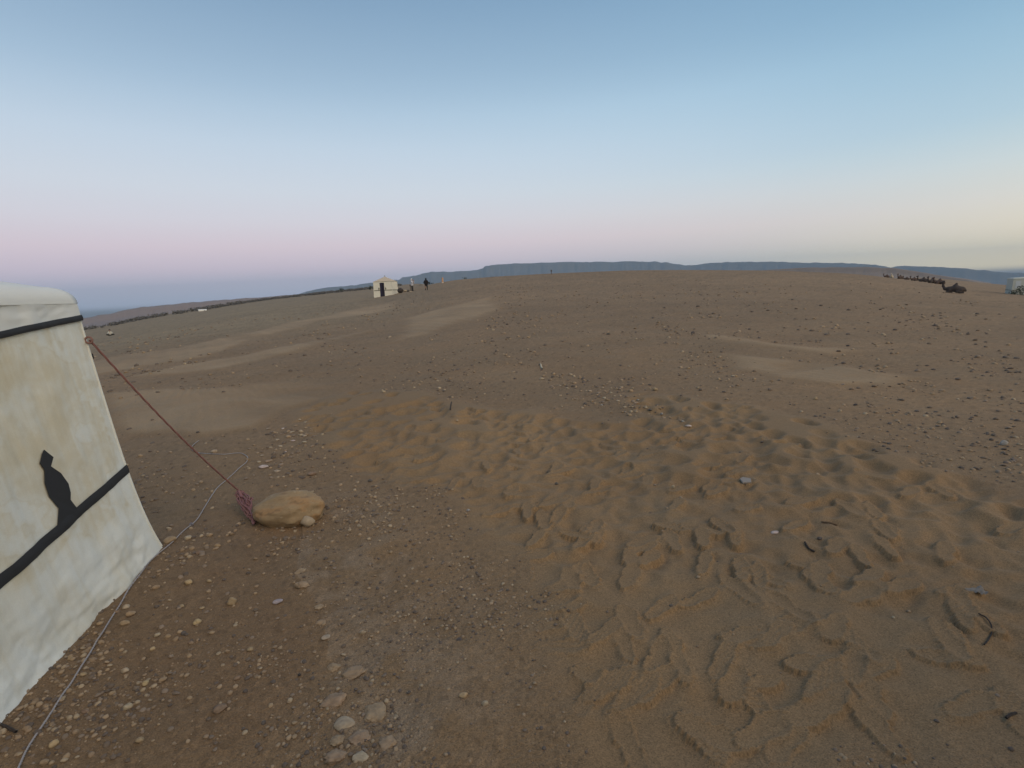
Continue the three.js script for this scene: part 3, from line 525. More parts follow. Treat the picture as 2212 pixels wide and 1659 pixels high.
{ // ---- gravel that nobody could count
  const R = rng(321), kinds = [0, 1, 2].map((k) => stoneGeo(20 + k, 0.3, 1)), spots = [[], [], []];
  const cols = [[0.36, 0.275, 0.18], [0.32, 0.225, 0.135], [0.28, 0.195, 0.12], [0.24, 0.18, 0.13], [0.13, 0.10, 0.08], [0.17, 0.125, 0.09], [0.34, 0.245, 0.155]];
  let n = 0;
  for (let t = 0; t < 330000 && n < 60000; t++) {
    const az = (-52 + 104 * R()) * RAD, e = Math.pow(R(), 0.85), r = EYE / Math.tan(lerp(54, 1.5, e) * RAD), x = r * Math.sin(az), z = -r * Math.cos(az);
    const sand = Math.max(weight(SAND, x, z, 0.15 + 0.01 * r, 0.3), ...STREAKS.map((s) => weight(s, x, z, 0.1 + 0.03 * r, 0.3)));
    const soil = r < 8 ? weight(SOIL, x, z, 0.1, 0.15) : 0; let stony = 0; if (r < 25) for (const s of STONY) stony = Math.max(stony, weight(s, x, z, 0.1 + 0.02 * r, 0.2));
    const patch = sstep(-0.25, 0.35, fbm(x / (0.5 + 0.05 * r), z / (0.5 + 0.05 * r), 3, 201));
    let keep = (0.07 + 0.40 * patch * patch) * (r > 10 ? 1.15 : 1) * (1 - 0.985 * sand); if (stony > 0) keep = Math.max(keep, stony * 0.55); if (soil > 0.3) keep = Math.min(1, keep * 1.6);
    if (R() > keep) continue;
    const big = Math.pow(R(), soil > 0.3 ? 9 : 9), px = 0.0007 + 0.0075 * big;          // apparent size, thin tail of larger ones
    let s = Math.min(0.5 * px * Math.hypot(r, EYE), 0.05 + 0.05 * R()) * (soil > 0.3 ? 1.15 : 1); if (stony > 0.5) s *= 1.15;
    const dark = soil > 0.3 || stony > 0.5 ? 0.12 : r > 12 ? 0.3 : 0.22, c = R() < dark ? cols[4 + Math.floor(R() * 2)] : cols[Math.floor(R() * 7)];
    spots[n % 3].push([x, H(x, z) + s * 0.18, z, s, 0.45 + 0.4 * R(), R() * 6.3, c, (0.8 + 0.3 * R()) * (r > 10 && c[0] > 0.2 ? 0.88 : 1)]); n++;
  }
  const m4 = new THREE.Matrix4(), q = new THREE.Quaternion(), cc = new THREE.Color();
  spots.forEach((list, k) => {
    const im = new THREE.InstancedMesh(kinds[k], mat(1, 1, 1, 0.97), list.length); im.name = numbered('gravel'); im.userData.kind = 'stuff'; im.userData.label = 'loose gravel and small stones strewn over the desert floor'; im.castShadow = im.receiveShadow = true;
    list.forEach(([x, y, z, s, f, a, c, b], i) => { q.setFromEuler(new THREE.Euler(0.3 * Math.sin(a * 3), a, 0.3 * Math.cos(a * 5))); m4.compose(new THREE.Vector3(x, y, z), q, new THREE.Vector3(s, s * f, s * (0.7 + 0.3 * b))); im.setMatrixAt(i, m4); im.setColorAt(i, cc.setRGB(c[0] * b, c[1] * b, c[2] * b)); });
    scene.add(im);
  });
}

// ------------------------------------------------------------------ ropes, twigs and litter
function tube(pts, r, seg = 8, n = pts.length * 6, closed = false) { return new THREE.TubeGeometry(new THREE.CatmullRomCurve3(pts, closed), n, r, seg, closed); }
const M_ROPE = mat(0.22, 0.105, 0.09, 0.95), M_ROPE2 = mat(0.24, 0.115, 0.115, 0.95);
{
  const foot = G(522, 1092); foot.y = H(foot.x, foot.z) + 0.13; const top = globalThis.ROPE_TOP;
  const r = thing('guy_rope', 'taut red guy rope running from the near tent down to the boulder', 'rope', [foot.x, foot.y, foot.z]);
  const dir = top.clone().sub(foot), len = dir.length(); dir.normalize(); const a = new THREE.Vector3(0, 1, 0).cross(dir).normalize(), b = dir.clone().cross(a);
  for (let k = 0; k < 3; k++) {
    const pts = []; const n = 150; for (let i = 0; i <= n; i++) { const t = i / n, ph = k * 2.094 + t * len * 26, sag = -0.05 * Math.sin(Math.PI * t); pts.push(dir.clone().multiplyScalar(t * len).addScaledVector(a, 0.004 * Math.cos(ph)).addScaledVector(b, 0.004 * Math.sin(ph)).add(new THREE.Vector3(0, sag, 0))); }
    part('strand', tube(pts, 0.0038, 6, 520), M_ROPE, r);
  }
  const R = rng(8), end = G(548, 1137).sub(foot); end.y = H(end.x + foot.x, end.z + foot.z) + 0.02 - foot.y;
  const coil = []; for (let i = 0; i <= 60; i++) { const t = i / 60; coil.push(end.clone().multiplyScalar(0.02 + 0.22 * t).add(new THREE.Vector3(Math.cos(t * 32) * 0.026, Math.sin(t * 32) * 0.02, Math.sin(t * 32 + 0.8) * 0.026))); }
  part('knot', tube(coil, 0.0075, 6, 260), M_ROPE2, r);
  for (let k = 0; k < 17; k++) {
    const pts = [], side = (R() - 0.5) * 0.15, up = (R() - 0.4) * 0.05, e = 0.55 + 0.5 * R();
    for (let i = 0; i <= 5; i++) { const t = i / 5; const p = end.clone().multiplyScalar(lerp(0.05, e, t)); const w = Math.sin(Math.PI * t) * (0.6 + 0.8 * R()); p.x += side * w + (R() - 0.5) * 0.045; p.y = Math.max(p.y + up * w + 0.012 * R(), end.y - 0.01 + 0.03 * (1 - t)); p.z += (R() - 0.5) * 0.05 + side * 0.3 * w; pts.push(p); }
    if (k % 2) { const q = pts.slice(0, 4).map((v) => v.clone().add(new THREE.Vector3((R() - 0.5) * 0.05, 0.008, (R() - 0.5) * 0.04))).reverse(); pts.push(...q); }
    part('loose_strand', tube(pts, 0.0042 + 0.002 * R(), 5, 40), k % 3 ? M_ROPE2 : M_ROPE, r);
  }
  const lash = []; for (let i = 0; i <= 40; i++) { const t = i / 40; lash.push(new THREE.Vector3(lerp(0.0, 0.2, t), -0.1 - 0.02 * Math.sin(t * 9), lerp(0.05, -0.06, t))); }
}
{
  const P = [[492, 210], [450, 240], [412, 285], [430, 322], [510, 350], [640, 365], [760, 369], [850, 359], [930, 352], [990, 368], [1021, 405], [1000, 450], [940, 500], [860, 570], [780, 640], [700, 712], [640, 790], [590, 870], [540, 950], [490, 1030], [450, 1085], [410, 1117], [360, 1155], [295, 1215], [230, 1280], [150, 1350]].map(([x, y]) => [331.8 + 0.2 * x, 912.5 + 0.2 * y]);
  P.push(...[[985, 258], [920, 315], [870, 385], [800, 475], [740, 575], [690, 655], [640, 740], [600, 800], [560, 870], [520, 935], [480, 1000], [440, 1062], [385, 1145], [330, 1230], [275, 1315], [220, 1395], [170, 1480], [130, 1570], [80, 1700]].map(([x, y]) => [0.35 * x, 1106 + 0.35 * y]));
  const pts = P.map(([x, y]) => { const p = G(x, y); p.y = H(p.x, p.z) + 0.008; return p; }), c0 = pts[0].clone();
  const fine = new THREE.CatmullRomCurve3(pts).getPoints(600).map((p, i) => { p.y = Math.max(p.y, H(p.x, p.z) + 0.006); return p.sub(c0); });
  const cord = thing('cord', 'thin slack grey cord lying on the ground past the tent hem', 'cord', [c0.x, c0.y, c0.z]);
  const S = [0, 1].map((k) => fine.map((p, i) => p.clone().add(new THREE.Vector3(0.0022 * Math.cos(i * 1.3 + k * Math.PI), 0.0022 * Math.sin(i * 1.3 + k * Math.PI), 0))));
  for (const s of S) part('strand', new THREE.TubeGeometry(new THREE.CatmullRomCurve3(s), 1500, 0.0028, 5), mat(0.34, 0.32, 0.325, 0.9), cord);
  part('knot', new THREE.TorusKnotGeometry(0.009, 0.004, 50, 6), mat(0.2, 0.19, 0.22), cord).position.copy(fine[Math.round(600 * 21 / (pts.length - 1))]);
}
function twig(label, list, r, kind, lift = 0.01) {
  const pts = list.map(([x, y, h = 0]) => { const p = G(x, y); p.y = H(p.x, p.z) + lift + h; return p; }), c = pts[0].clone();
  const g = tube(pts.map((p) => p.clone().sub(c)), r, 6, 30), q = g.attributes.position;
  for (let i = 0; i < q.count; i++) { const s = 1 + 0.0 * i; q.setXYZ(i, q.getX(i) + 0.3 * r * vnoise(i * 0.37, 1, 2), q.getY(i) + 0.3 * r * vnoise(i * 0.31, 5, 2), q.getZ(i)); }
  g.computeVertexNormals(); return solo('twig', label, 'twig', g, kind, [c.x, c.y, c.z]);
}
const M_TWIG = mat(0.045, 0.035, 0.03), M_STRAW = mat(0.48, 0.40, 0.28);
twig('short dark twig sticking upright in the far trampled sand', [[973, 890], [974, 886, 0.02], [976, 880, 0.05]], 0.009, M_TWIG);
twig('curved dark twig lying on the sand near the right edge', [[2112, 1332], [2128, 1339], [2140, 1352], [2142, 1366], [2135, 1380], [2126, 1391]], 0.0035, M_TWIG);
twig('stubby dark stick near the bottom right corner', [[2172, 1557], [2182, 1551], [2194, 1545]], 0.005, M_TWIG);
twig('thin brown twig beside the dark purple lump in the sand', [[1738, 1172], [1747, 1181], [1760, 1186]], 0.006, M_TWIG);
twig('pale straw lying on the gravel above the stony patch', [[1167, 787], [1171, 797]], 0.02, M_STRAW);
twig('dark twig lying at the bottom left under the tent hem', [[0, 1570], [18, 1578], [36, 1588]], 0.006, M_TWIG);
twig('short brown stick lying in the footprints right of the pinkish flake', [[1775, 1122], [1795, 1124], [1808, 1123]], 0.007, mat(0.12, 0.08, 0.05));
{ // flat litter
  const p = G(1610, 1040), w = metres(25, p) / 2, g = new THREE.ExtrudeGeometry(new THREE.Shape([[-1, -0.55], [0.35, -0.75], [1.05, 0.1], [0.1, 0.7], [-0.6, 0.45]].map(([x, y]) => new THREE.Vector2(x * w, y * w * 1.3))), { depth: 0.012, bevelEnabled: true, bevelSize: 0.003, bevelThickness: 0.003, bevelSegments: 1 }).rotateX(-Math.PI / 2);
  const m = solo('tile_fragment', 'flat grey-white tile fragment lying on the sand right of centre', 'tile fragment', g, mat(0.27, 0.235, 0.205), [p.x, H(p.x, p.z) + 0.006, p.z], 0.2); m.rotation.x = 0.1;
  const p2 = G(2112, 1280), w2 = metres(30, p2) / 2;
  const s = strip(14, 10, (u, v) => { const a = (u - 0.5) * 2, b = (v - 0.5) * 2; return [a * w2 * (1 - 0.3 * b), 0.012 + 0.02 * fbm(a * 2.2, b * 2.2, 3, 44), b * w2 * 0.7 + 0.2 * w2 * a]; });
  solo('paper_scrap', 'crumpled grey-white scrap half buried in sand near the right edge', 'scrap', s, mat(0.21, 0.185, 0.16, 0.9, { side: THREE.DoubleSide }), [p2.x, H(p2.x, p2.z), p2.z], 0.3);
}

// ------------------------------------------------------------------ people and camels
const smin = (a, b, k) => { const h = Math.max(0, k - Math.abs(a - b)) / k; return Math.min(a, b) - h * h * k * 0.25; };
function blob(bones, cell, k = 0.05) {             // bones: [ax, ay, az, ra, bx, by, bz, rb]
  const lo = new THREE.Vector3(1e9, 1e9, 1e9), hi = lo.clone().negate();
  for (const b of bones) for (const o of [0, 4]) { const v = new THREE.Vector3(b[o], b[o + 1], b[o + 2]); lo.min(v.clone().subScalar(b[o + 3] + 3 * cell)); hi.max(v.clone().addScalar(b[o + 3] + 3 * cell)); }
  const c = lo.clone().add(hi).multiplyScalar(0.5), size = hi.clone().sub(lo), n = Math.ceil(Math.max(size.x, size.y, size.z) / cell) + 2, mc = new MarchingCubes(n, new THREE.MeshStandardMaterial(), false, false, 120000);
  for (let z = 0; z < n; z++) for (let y = 0; y < n; y++) for (let x = 0; x < n; x++) {
    const px = c.x + (x - n / 2) * cell, py = c.y + (y - n / 2) * cell, pz = c.z + (z - n / 2) * cell; let d = 9;
    if (px < lo.x || px > hi.x || py < lo.y || py > hi.y || pz < lo.z || pz > hi.z) { mc.field[x + y * n + z * n * n] = -1; continue; }
    for (const b of bones) {
      const ex = b[4] - b[0], ey = b[5] - b[1], ez = b[6] - b[2], wx = px - b[0], wy = py - b[1], wz = pz - b[2], l2 = ex * ex + ey * ey + ez * ez;
      const t = l2 ? Math.min(1, Math.max(0, (wx * ex + wy * ey + wz * ez) / l2)) : 0;
      d = smin(d, Math.hypot(wx - ex * t, wy - ey * t, wz - ez * t) - lerp(b[3], b[7], t), k);
    }
    mc.field[x + y * n + z * n * n] = -d;
  }
  mc.isolation = 0; mc.update();
  const g = new THREE.BufferGeometry(), P = new Float32Array(mc.positionArray.slice(0, mc.count * 3));
  for (let i = 0; i < mc.count; i++) { P[i * 3] = c.x + P[i * 3] * n / 2 * cell; P[i * 3 + 1] = c.y + P[i * 3 + 1] * n / 2 * cell; P[i * 3 + 2] = c.z + P[i * 3 + 2] * n / 2 * cell; }
  g.setAttribute('position', new THREE.BufferAttribute(P, 3)); const m = mergeVertices(g, 1e-4); m.computeVertexNormals(); return m;
}
const J = (a, ra, b, rb) => [...a, ra, ...b, rb];
function head(y, z = 0, x = 0) { return [J([x, y - 0.02, z + 0.02], 0.088, [x, y + 0.04, z - 0.015], 0.098), J([x, y - 0.10, z + 0.035], 0.055, [x, y - 0.03, z + 0.04], 0.07), J([x, y + 0.0, z + 0.105], 0.014, [x, y - 0.03, z + 0.122], 0.018), J([x - 0.09, y - 0.02, z], 0.02, [x - 0.09, y + 0.015, z - 0.005], 0.022), J([x + 0.09, y - 0.02, z], 0.02, [x + 0.09, y + 0.015, z - 0.005], 0.022), J([x, y - 0.2, z - 0.02], 0.058, [x, y - 0.08, z], 0.055)]; }
function hand(w, f, s) {                          // palm, four fingers, thumb, from the wrist w along f
  const d = new THREE.Vector3(...f).normalize(), a = new THREE.Vector3(0, 1, 0).cross(d); if (a.lengthSq() < 0.05) a.set(1, 0, 0); a.normalize();
  const at = (u, v) => [w[0] + d.x * u + a.x * v, w[1] + d.y * u + a.y * v, w[2] + d.z * u + a.z * v], out = [J(w, 0.028, at(0.08, 0), 0.036)];
  [0.072, 0.08, 0.075, 0.06].forEach((l, i) => { const v = (i - 1.5) * 0.02; out.push(J(at(0.08, v), 0.0105, at(0.08 + l * 0.6, v * 1.1), 0.0095)); const e = at(0.08 + l, v * 1.1); e[1] -= 0.015; out.push(J(at(0.08 + l * 0.6, v * 1.1), 0.0095, e, 0.0085)); });
  out.push(J(at(0.03, s * 0.03), 0.014, at(0.08, s * 0.065), 0.011)); return out;
}
const M_SKIN = mat(0.26, 0.15, 0.10, 0.7);
{
  const c = G(891, 628.5), t = thing('person', 'person in a pale jacket and dark trousers with hands raised before the face', 'person', [c.x, c.y, c.z], facing([c.x, 0, c.z], 62));
  const sc = c.length() / 76; t.scale.setScalar(sc);
  const wl = [-0.06, 1.50, 0.30], wr = [0.08, 1.44, 0.30], el = [-0.27, 1.20, 0.20], er = [0.27, 1.17, 0.18];
  part('body', blob([...head(1.63, 0.02), ...hand(wl, [0.02, 0.1, 0.02], 1), ...hand(wr, [-0.02, 0.1, 0.02], -1), J([0, 0.95, 0], 0.12, [0, 1.38, -0.02], 0.12), J(el, 0.04, wl, 0.03), J(er, 0.04, wr, 0.03), J([-0.19, 1.4, -0.02], 0.055, el, 0.045), J([0.19, 1.4, -0.02], 0.055, er, 0.045), J([-0.09, 0.9, 0], 0.08, [-0.1, 0.06, 0], 0.045), J([0.09, 0.9, 0], 0.08, [0.11, 0.06, 0.03], 0.045)], 0.02, 0.02), M_SKIN, t);
  part('jacket', blob([J([-0.08, 0.86, 0], 0.155, [-0.09, 1.36, -0.02], 0.145), J([0.08, 0.86, 0], 0.155, [0.09, 1.36, -0.02], 0.145), J([-0.2, 1.4, -0.02], 0.08, el, 0.072), J([0.2, 1.4, -0.02], 0.08, er, 0.072), J(el, 0.07, [-0.1, 1.43, 0.27], 0.05), J(er, 0.07, [0.12, 1.38, 0.27], 0.05), J([0, 1.43, -0.04], 0.09, [0, 1.5, -0.03], 0.075)], 0.025, 0.06), mat(0.44, 0.43, 0.47), t);
  part('trousers', blob([J([-0.08, 0.88, 0], 0.13, [-0.1, 0.48, 0.01], 0.09), J([-0.1, 0.48, 0.01], 0.09, [-0.1, 0.07, 0], 0.075), J([0.08, 0.88, 0], 0.13, [0.1, 0.48, 0.02], 0.09), J([0.1, 0.48, 0.02], 0.09, [0.11, 0.07, 0.02], 0.075)], 0.025, 0.05), mat(0.03, 0.028, 0.027), t);
  for (const s of [-1, 1]) part('shoe', blob([J([0.1 * s, 0.05, -0.04], 0.055, [0.11 * s, 0.045, 0.16], 0.045)], 0.015, 0.02), mat(0.02, 0.018, 0.017), t);
  part('head_scarf', blob([J([0, 1.66, -0.02], 0.12, [0, 1.71, -0.02], 0.115), J([0, 1.5, -0.05], 0.09, [0, 1.62, -0.05], 0.11)], 0.02, 0.05), mat(0.5, 0.5, 0.54), t);
}
{
  const c = G(921.5, 626.5), t = thing('person', 'person dressed in black seen from behind walking away on the plain', 'person', [c.x, c.y, c.z], facing([c.x, 0, c.z], 176));
  t.scale.setScalar(c.length() / 78);
  const M = mat(0.014, 0.011, 0.013), el = [-0.33, 1.12, -0.04], er = [0.32, 1.12, -0.04], wl = [-0.24, 0.93, 0.1], wr = [0.24, 0.93, 0.1];
  part('body', blob([...head(1.62, 0.02), ...hand(wl, [0.04, -0.1, 0.04], 1), ...hand(wr, [-0.04, -0.1, 0.04], -1), J([0, 0.95, 0], 0.12, [0, 1.38, -0.02], 0.12), J([-0.2, 1.38, -0.02], 0.055, el, 0.045), J([0.2, 1.38, -0.02], 0.055, er, 0.045), J(el, 0.04, wl, 0.03), J(er, 0.04, wr, 0.03), J([-0.09, 0.9, 0], 0.08, [-0.13, 0.06, 0.1], 0.045), J([0.09, 0.9, 0], 0.08, [0.16, 0.06, -0.08], 0.045)], 0.02, 0.02), M_SKIN, t);
  part('jacket', blob([J([-0.1, 0.86, 0], 0.15, [-0.1, 1.36, -0.02], 0.15), J([0.1, 0.86, 0], 0.15, [0.1, 1.36, -0.02], 0.15), J([-0.21, 1.38, -0.02], 0.085, el, 0.075), J([0.21, 1.38, -0.02], 0.085, er, 0.075), J(el, 0.075, [-0.26, 0.98, 0.06], 0.06), J(er, 0.075, [0.26, 0.98, 0.06], 0.06)], 0.025, 0.06), M, t);
  part('trousers', blob([J([-0.09, 0.88, 0], 0.13, [-0.12, 0.48, 0.07], 0.08), J([-0.12, 0.48, 0.07], 0.08, [-0.13, 0.07, 0.1], 0.065), J([0.09, 0.88, 0], 0.13, [0.13, 0.48, 0.01], 0.08), J([0.13, 0.48, 0.01], 0.08, [0.16, 0.07, -0.08], 0.065)], 0.025, 0.05), mat(0.018, 0.014, 0.013), t);
  for (const [x, z] of [[-0.13, 0.1], [0.16, -0.08]]) part('shoe', blob([J([x, 0.05, z - 0.04], 0.055, [x, 0.045, z + 0.16], 0.045)], 0.015, 0.02), mat(0.02, 0.016, 0.014), t);
  part('hood', blob([J([0, 1.62, -0.01], 0.125, [0, 1.7, -0.01], 0.115), J([0, 1.46, -0.05], 0.1, [0, 1.6, -0.03], 0.115)], 0.02, 0.05), mat(0.011, 0.011, 0.018), t);
}
{
  const c = place(235.5, 708, 105), t = thing('person', 'person sitting cross-legged far off on the left, dark head above a pale shirt', 'person', c, facing(c, 0));
  const wl = [-0.2, 0.36, 0.3], wr = [0.2, 0.36, 0.3], el = [-0.3, 0.42, 0.06], er = [0.3, 0.42, 0.06];
  part('body', blob([...head(0.86, 0.04), ...hand(wl, [0.06, -0.04, 0.06], 1), ...hand(wr, [-0.06, -0.04, 0.06], -1), J([0, 0.14, 0], 0.13, [0, 0.6, 0], 0.12), J(el, 0.04, wl, 0.03), J(er, 0.04, wr, 0.03), J([-0.18, 0.6, 0], 0.05, el, 0.045), J([0.18, 0.6, 0], 0.05, er, 0.045)], 0.02, 0.02), M_SKIN, t);
  part('shirt', blob([J([-0.07, 0.14, 0], 0.15, [-0.09, 0.58, 0], 0.13), J([0.07, 0.14, 0], 0.15, [0.09, 0.58, 0], 0.13), J([-0.18, 0.6, 0], 0.075, el, 0.065), J([0.18, 0.6, 0], 0.075, er, 0.065), J(el, 0.06, [-0.22, 0.38, 0.24], 0.05), J(er, 0.06, [0.22, 0.38, 0.24], 0.05)], 0.025, 0.05), mat(0.42, 0.41, 0.36), t);
  part('trousers', blob([J([-0.1, 0.12, 0.02], 0.13, [-0.42, 0.2, 0.28], 0.11), J([-0.42, 0.2, 0.28], 0.1, [0.1, 0.07, 0.42], 0.07), J([0.1, 0.12, 0.02], 0.13, [0.42, 0.18, 0.28], 0.11), J([0.42, 0.18, 0.28], 0.1, [-0.1, 0.07, 0.36], 0.07)], 0.025, 0.04), mat(0.022, 0.022, 0.022), t);
  part('hair', blob([J([0, 0.9, 0.0], 0.118, [0, 0.95, 0.01], 0.115)], 0.018, 0.03), mat(0.01, 0.01, 0.014), t);
  for (const s of [-1, 1]) part('shoe', blob([J([0.04 * s, 0.06, 0.42], 0.05, [-0.12 * s, 0.055, 0.46], 0.04)], 0.02, 0.02), mat(0.02, 0.02, 0.02), t);
}
{ // couched camels in a row, heads to the left (local -x)
  const body = blob([J([-0.55, 0.55, 0], 0.36, [0.1, 0.62, 0], 0.42), J([0.1, 0.62, 0], 0.42, [0.75, 0.5, 0], 0.32), J([0.05, 1.0, 0], 0.26, [0.12, 1.22, 0], 0.14), J([0.75, 0.5, 0], 0.3, [1.02, 0.36, 0], 0.16),
    J([-0.62, 0.6, 0], 0.24, [-0.98, 0.62, 0], 0.17), J([-0.98, 0.62, 0], 0.17, [-1.2, 1.0, 0], 0.125), J([-1.2, 1.0, 0], 0.125, [-1.22, 1.42, 0], 0.105), J([-1.22, 1.42, 0], 0.105, [-1.2, 1.58, 0], 0.12), J([-1.2, 1.56, 0], 0.115, [-1.45, 1.5, 0], 0.075), J([-1.45, 1.5, 0], 0.075, [-1.53, 1.46, 0], 0.06),
    J([-1.12, 1.66, 0.09], 0.025, [-1.1, 1.73, 0.1], 0.015), J([-1.12, 1.66, -0.09], 0.025, [-1.1, 1.73, -0.1], 0.015),
    ...[-1, 1].flatMap((s) => [J([-0.5, 0.42, 0.26 * s], 0.15, [-0.78, 0.14, 0.28 * s], 0.11), J([-0.78, 0.14, 0.28 * s], 0.1, [-0.25, 0.09, 0.3 * s], 0.08), J([0.6, 0.45, 0.26 * s], 0.2, [0.2, 0.2, 0.36 * s], 0.12), J([0.2, 0.2, 0.36 * s], 0.11, [0.85, 0.1, 0.36 * s], 0.085), J([0.85, 0.1, 0.36 * s], 0.08, [0.45, 0.06, 0.36 * s], 0.07)]),
    J([1.05, 0.5, 0], 0.045, [1.14, 0.2, 0.02], 0.03)], 0.045, 0.12);
  const M_CAMEL = mat(0.055, 0.042, 0.038), M_CAMEL2 = mat(0.075, 0.05, 0.042), M_PALE = mat(0.36, 0.31, 0.24);
  const list = [
    [2062, 628, 62, 4, 0.7, 'largest dark camel lying at the right end of the row, head up', M_CAMEL],
    [2028, 622, 108, 30, 0.72, 'dark camel lying just left of the largest one, hump half hidden', M_CAMEL2],
    [2012, 621, 112, 50, 0.72, 'dark camel second from the largest, its raised neck standing clear', M_CAMEL],
    [1993, 619, 118, 12, 0.7, 'dark camel in the middle of the row with upright neck', M_CAMEL],
    [1973, 617, 128, 40, 0.6, 'low dark camel just left of the middle of the row', M_CAMEL2],
    [1957, 616, 138, 15, 0.5, 'lowest and smallest dark camel of the row', M_CAMEL2],
    [1943, 615, 140, 60, 0.7, 'small brown camel right of the pale one', M_CAMEL2],
    [1914, 613, 150, 35, 0.6, 'brown camel at the left end of the row, beside a pale one', M_CAMEL2],
    [1925, 613, 146, 80, 0.65, 'pale camel near the left end of the row of dark ones', M_PALE]];
  list.forEach(([x, y, d, turn, s, label, m]) => {
    const c = place(x, y, d), t = solo('camel', label, 'camel', body, m, c, facing(c, turn), 'camels lying in a row'); t.position.y = c[1] - 0.02; t.scale.setScalar(s);
  });
}

// ------------------------------------------------------------------ trees, shrubs and far things
function leaves(R, n, w, h, size) {                 // leaf clumps spread through an uneven crown
  const pos = [], idx = []; const cl = [...Array(9)].map(() => [(R() - 0.5) * w, h * (0.15 + 0.8 * R()), (R() - 0.5) * w, 0.18 * w + 0.18 * w * R()]);
  for (let i = 0; i < n; i++) {
    const c = cl[i % 9], d = new THREE.Vector3(R() - 0.5, R() - 0.5, R() - 0.5).normalize().multiplyScalar(c[3] * Math.cbrt(R())), o = new THREE.Vector3(c[0], c[1], c[2]).add(d), a = new THREE.Vector3(R() - 0.5, R() - 0.5, R() - 0.5).normalize().multiplyScalar(size * (0.6 + 0.8 * R())), b = new THREE.Vector3(R() - 0.5, R() - 0.5, R() - 0.5).cross(a).normalize().multiplyScalar(size * 0.6);
    o.y = Math.max(0.05, o.y); const k = pos.length / 3; for (const [s, t] of [[-1, 0], [0, -1], [1, 0], [0, 1]]) pos.push(o.x + a.x * s + b.x * t, o.y + a.y * s + b.y * t, o.z + a.z * s + b.z * t); idx.push(k, k + 1, k + 2, k, k + 2, k + 3);
  }
  const g = new THREE.BufferGeometry(); g.setAttribute('position', new THREE.Float32BufferAttribute(pos, 3)); g.setIndex(idx); g.computeVertexNormals(); return g;
}
const M_LEAF = mat(0.045, 0.055, 0.035, 0.9, { side: THREE.DoubleSide }), M_BARK = mat(0.08, 0.06, 0.045), M_LEAF2 = mat(0.15, 0.14, 0.13, 0.9, { side: THREE.DoubleSide });  // last one: far foliage paled and greyed, distance haze put into its colour
function tree(label, x, y, d, w, h, seed, name = 'acacia_tree', cat = 'tree') {
  const c = place(x, y, d), R = rng(seed), t = thing(name, label, cat, [c[0], c[1] - 0.1, c[2]], R() * 6);
  const limbs = [new THREE.CylinderGeometry(h * 0.025, h * 0.05, h * 0.55, 7).translate(0, h * 0.27, 0)];
  for (let k = 0; k < 5; k++) { const g = new THREE.CylinderGeometry(h * 0.008, h * 0.02, h * 0.5, 5).translate(0, h * 0.25, 0).rotateZ(0.5 + 0.4 * R()).rotateY(k * 1.26).translate(0, h * 0.4, 0); limbs.push(g); }
  part('trunk', mergeGeometries(limbs), M_BARK, t); part('crown', leaves(R, 700, w, h * 0.9, h * 0.05).translate(0, h * 0.12, 0), M_LEAF, t);
}
tree('dark bushy tree rising right behind the person in black', 927.5, 609, 170, 1.1, 0.95, 3);
tree('rounded dark tree at the right end of the shrub row past the pillar', 1006, 603, 260, 2.7, 1.9, 4);
tree('small dark tree standing left of the long white tent far off', 413.5, 668, 560, 2.2, 3.6, 5);
tree('dark tree standing out of the tree line left of the small tent', 736, 628, 480, 3.4, 3.4, 6);
tree('dark tree at the tree line just left of the small tent wall', 800.5, 622, 420, 3.0, 3.2, 7);
const shrub = (label, x, y, d, w, h, seed, group) => { const c = place(x, y, d), R = rng(seed), t = thing('shrub', label, 'shrub', [c[0], c[1] - 0.05, c[2]], 0, group); part('foliage', leaves(R, 260, w, h, h * 0.09), M_LEAF, t); part('stem', new THREE.CylinderGeometry(h * 0.02, h * 0.04, h * 0.6, 5).translate(0, h * 0.3, 0), M_BARK, t); };
[[977, 606], [983, 605], [987, 605], [991.5, 604], [997, 603.5]].forEach(([x, y], i) => shrub(['leftmost', 'second from left', 'middle', 'second from right', 'rightmost'][i] + ' low dark shrub in the short row right of the pillar', x, y, 250, 1.8, 0.95, 60 + i, 'shrubs right of the pillar'));
shrub('flat dark shrub alone on the skyline before the mesa', 1065, 598.5, 180, 2.0, 0.75, 71);
shrub('low dark shrub just right of the tree behind the person in black', 934, 608.5, 170, 0.9, 0.55, 72);
shrub('dark shrub on the skyline between the two standing people', 906, 612, 170, 1.5, 0.5, 73);
shrub('left dark shrub at the foot of the grey tent on the right edge', 2192, 640, 79, 1.1, 0.5, 74);
shrub('right dark shrub at the foot of the grey tent on the right edge', 2203, 642, 79, 1.4, 0.9, 75);
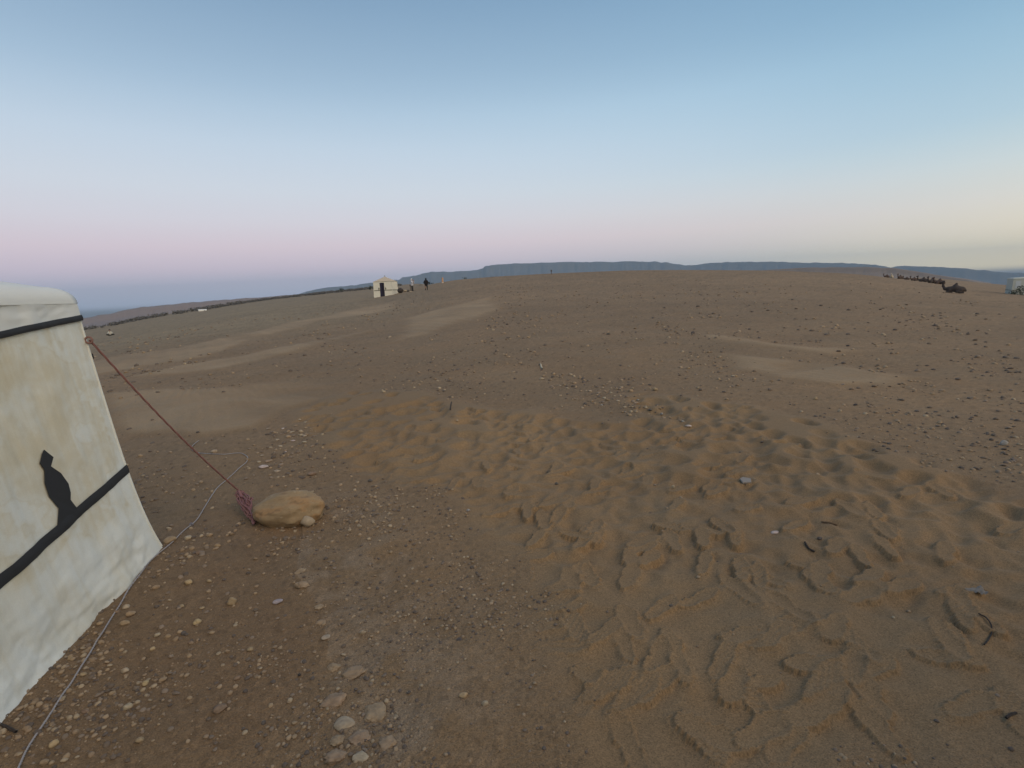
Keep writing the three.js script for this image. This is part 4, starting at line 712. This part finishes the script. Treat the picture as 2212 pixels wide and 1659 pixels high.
{ // the far tree line reads as one mass
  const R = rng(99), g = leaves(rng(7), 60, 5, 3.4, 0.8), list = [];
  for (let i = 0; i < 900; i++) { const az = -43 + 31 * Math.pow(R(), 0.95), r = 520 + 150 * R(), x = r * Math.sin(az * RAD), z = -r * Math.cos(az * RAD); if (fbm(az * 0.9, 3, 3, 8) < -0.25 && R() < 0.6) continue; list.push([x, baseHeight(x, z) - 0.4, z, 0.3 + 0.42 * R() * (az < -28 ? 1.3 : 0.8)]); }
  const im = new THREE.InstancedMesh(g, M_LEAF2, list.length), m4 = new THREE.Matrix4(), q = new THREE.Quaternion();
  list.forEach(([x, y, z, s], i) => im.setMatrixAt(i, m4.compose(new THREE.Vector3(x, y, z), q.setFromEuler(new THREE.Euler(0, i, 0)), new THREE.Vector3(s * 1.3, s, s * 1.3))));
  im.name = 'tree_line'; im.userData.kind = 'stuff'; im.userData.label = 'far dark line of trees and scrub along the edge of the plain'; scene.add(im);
}
{
  const c = place(437, 668.5, 470), t = thing('long_tent', 'long low white tent far off at the edge of the tree line', 'tent', [c[0], c[1], c[2]], facing(c, 8)), w = mat(0.78, 0.77, 0.74, 0.8, { side: THREE.DoubleSide });
  part('wall', mergeGeometries([new THREE.BoxGeometry(5.6, 0.8, 2.6).translate(0, 0.4, 0)]), w, t);
  const s = new THREE.Shape([[-1.45, 0], [0, 0.55], [1.45, 0]].map(([x, y]) => new THREE.Vector2(x, y))); part('roof', new THREE.ExtrudeGeometry(s, { depth: 5.9, bevelEnabled: false }).rotateY(Math.PI / 2).translate(-2.95, 0.82, 0), w, t);
  part('door', new THREE.BoxGeometry(0.8, 0.7, 0.04).translate(1.2, 0.36, 1.32), mat(0.3, 0.29, 0.27), t);
}
{
  const c = place(956, 607.5, 100), t = thing('pillar', 'orange-tan pillar standing on the skyline right of the person in black', 'pillar', c, facing(c, 15)), m = mat(0.50, 0.29, 0.17);
  part('shaft', new THREE.CylinderGeometry(0.16, 0.19, 0.86, 10, 6).translate(0, 0.52, 0), m, t); part('cap', new THREE.SphereGeometry(0.16, 10, 6, 0, 6.3, 0, 1.57).scale(1, 0.7, 1).translate(0, 0.95, 0), m, t); part('base', new THREE.CylinderGeometry(0.2, 0.24, 0.16, 10).translate(0, 0.06, 0), mat(0.55, 0.44, 0.34), t);
  const post = (label, x, y, d, h) => { const c = place(x, y, d), t = thing('post', label, 'post', [c[0], c[1] - 0.05, c[2]]); part('shaft', new THREE.CylinderGeometry(0.05, 0.07, h, 7).translate(0, h / 2, 0), M_BARK, t); part('cap', new THREE.BoxGeometry(0.24, 0.3, 0.1).translate(0, h - 0.1, 0), M_BARK, t); };
  post('thin dark marker post on the skyline under the mesa', 1191, 591, 100, 0.85); post('grey post sticking up left of the person in the pale jacket', 886, 614, 95, 1.05);
}
for (const o of scene.children) shade(o);
renderer.render(scene, camera);
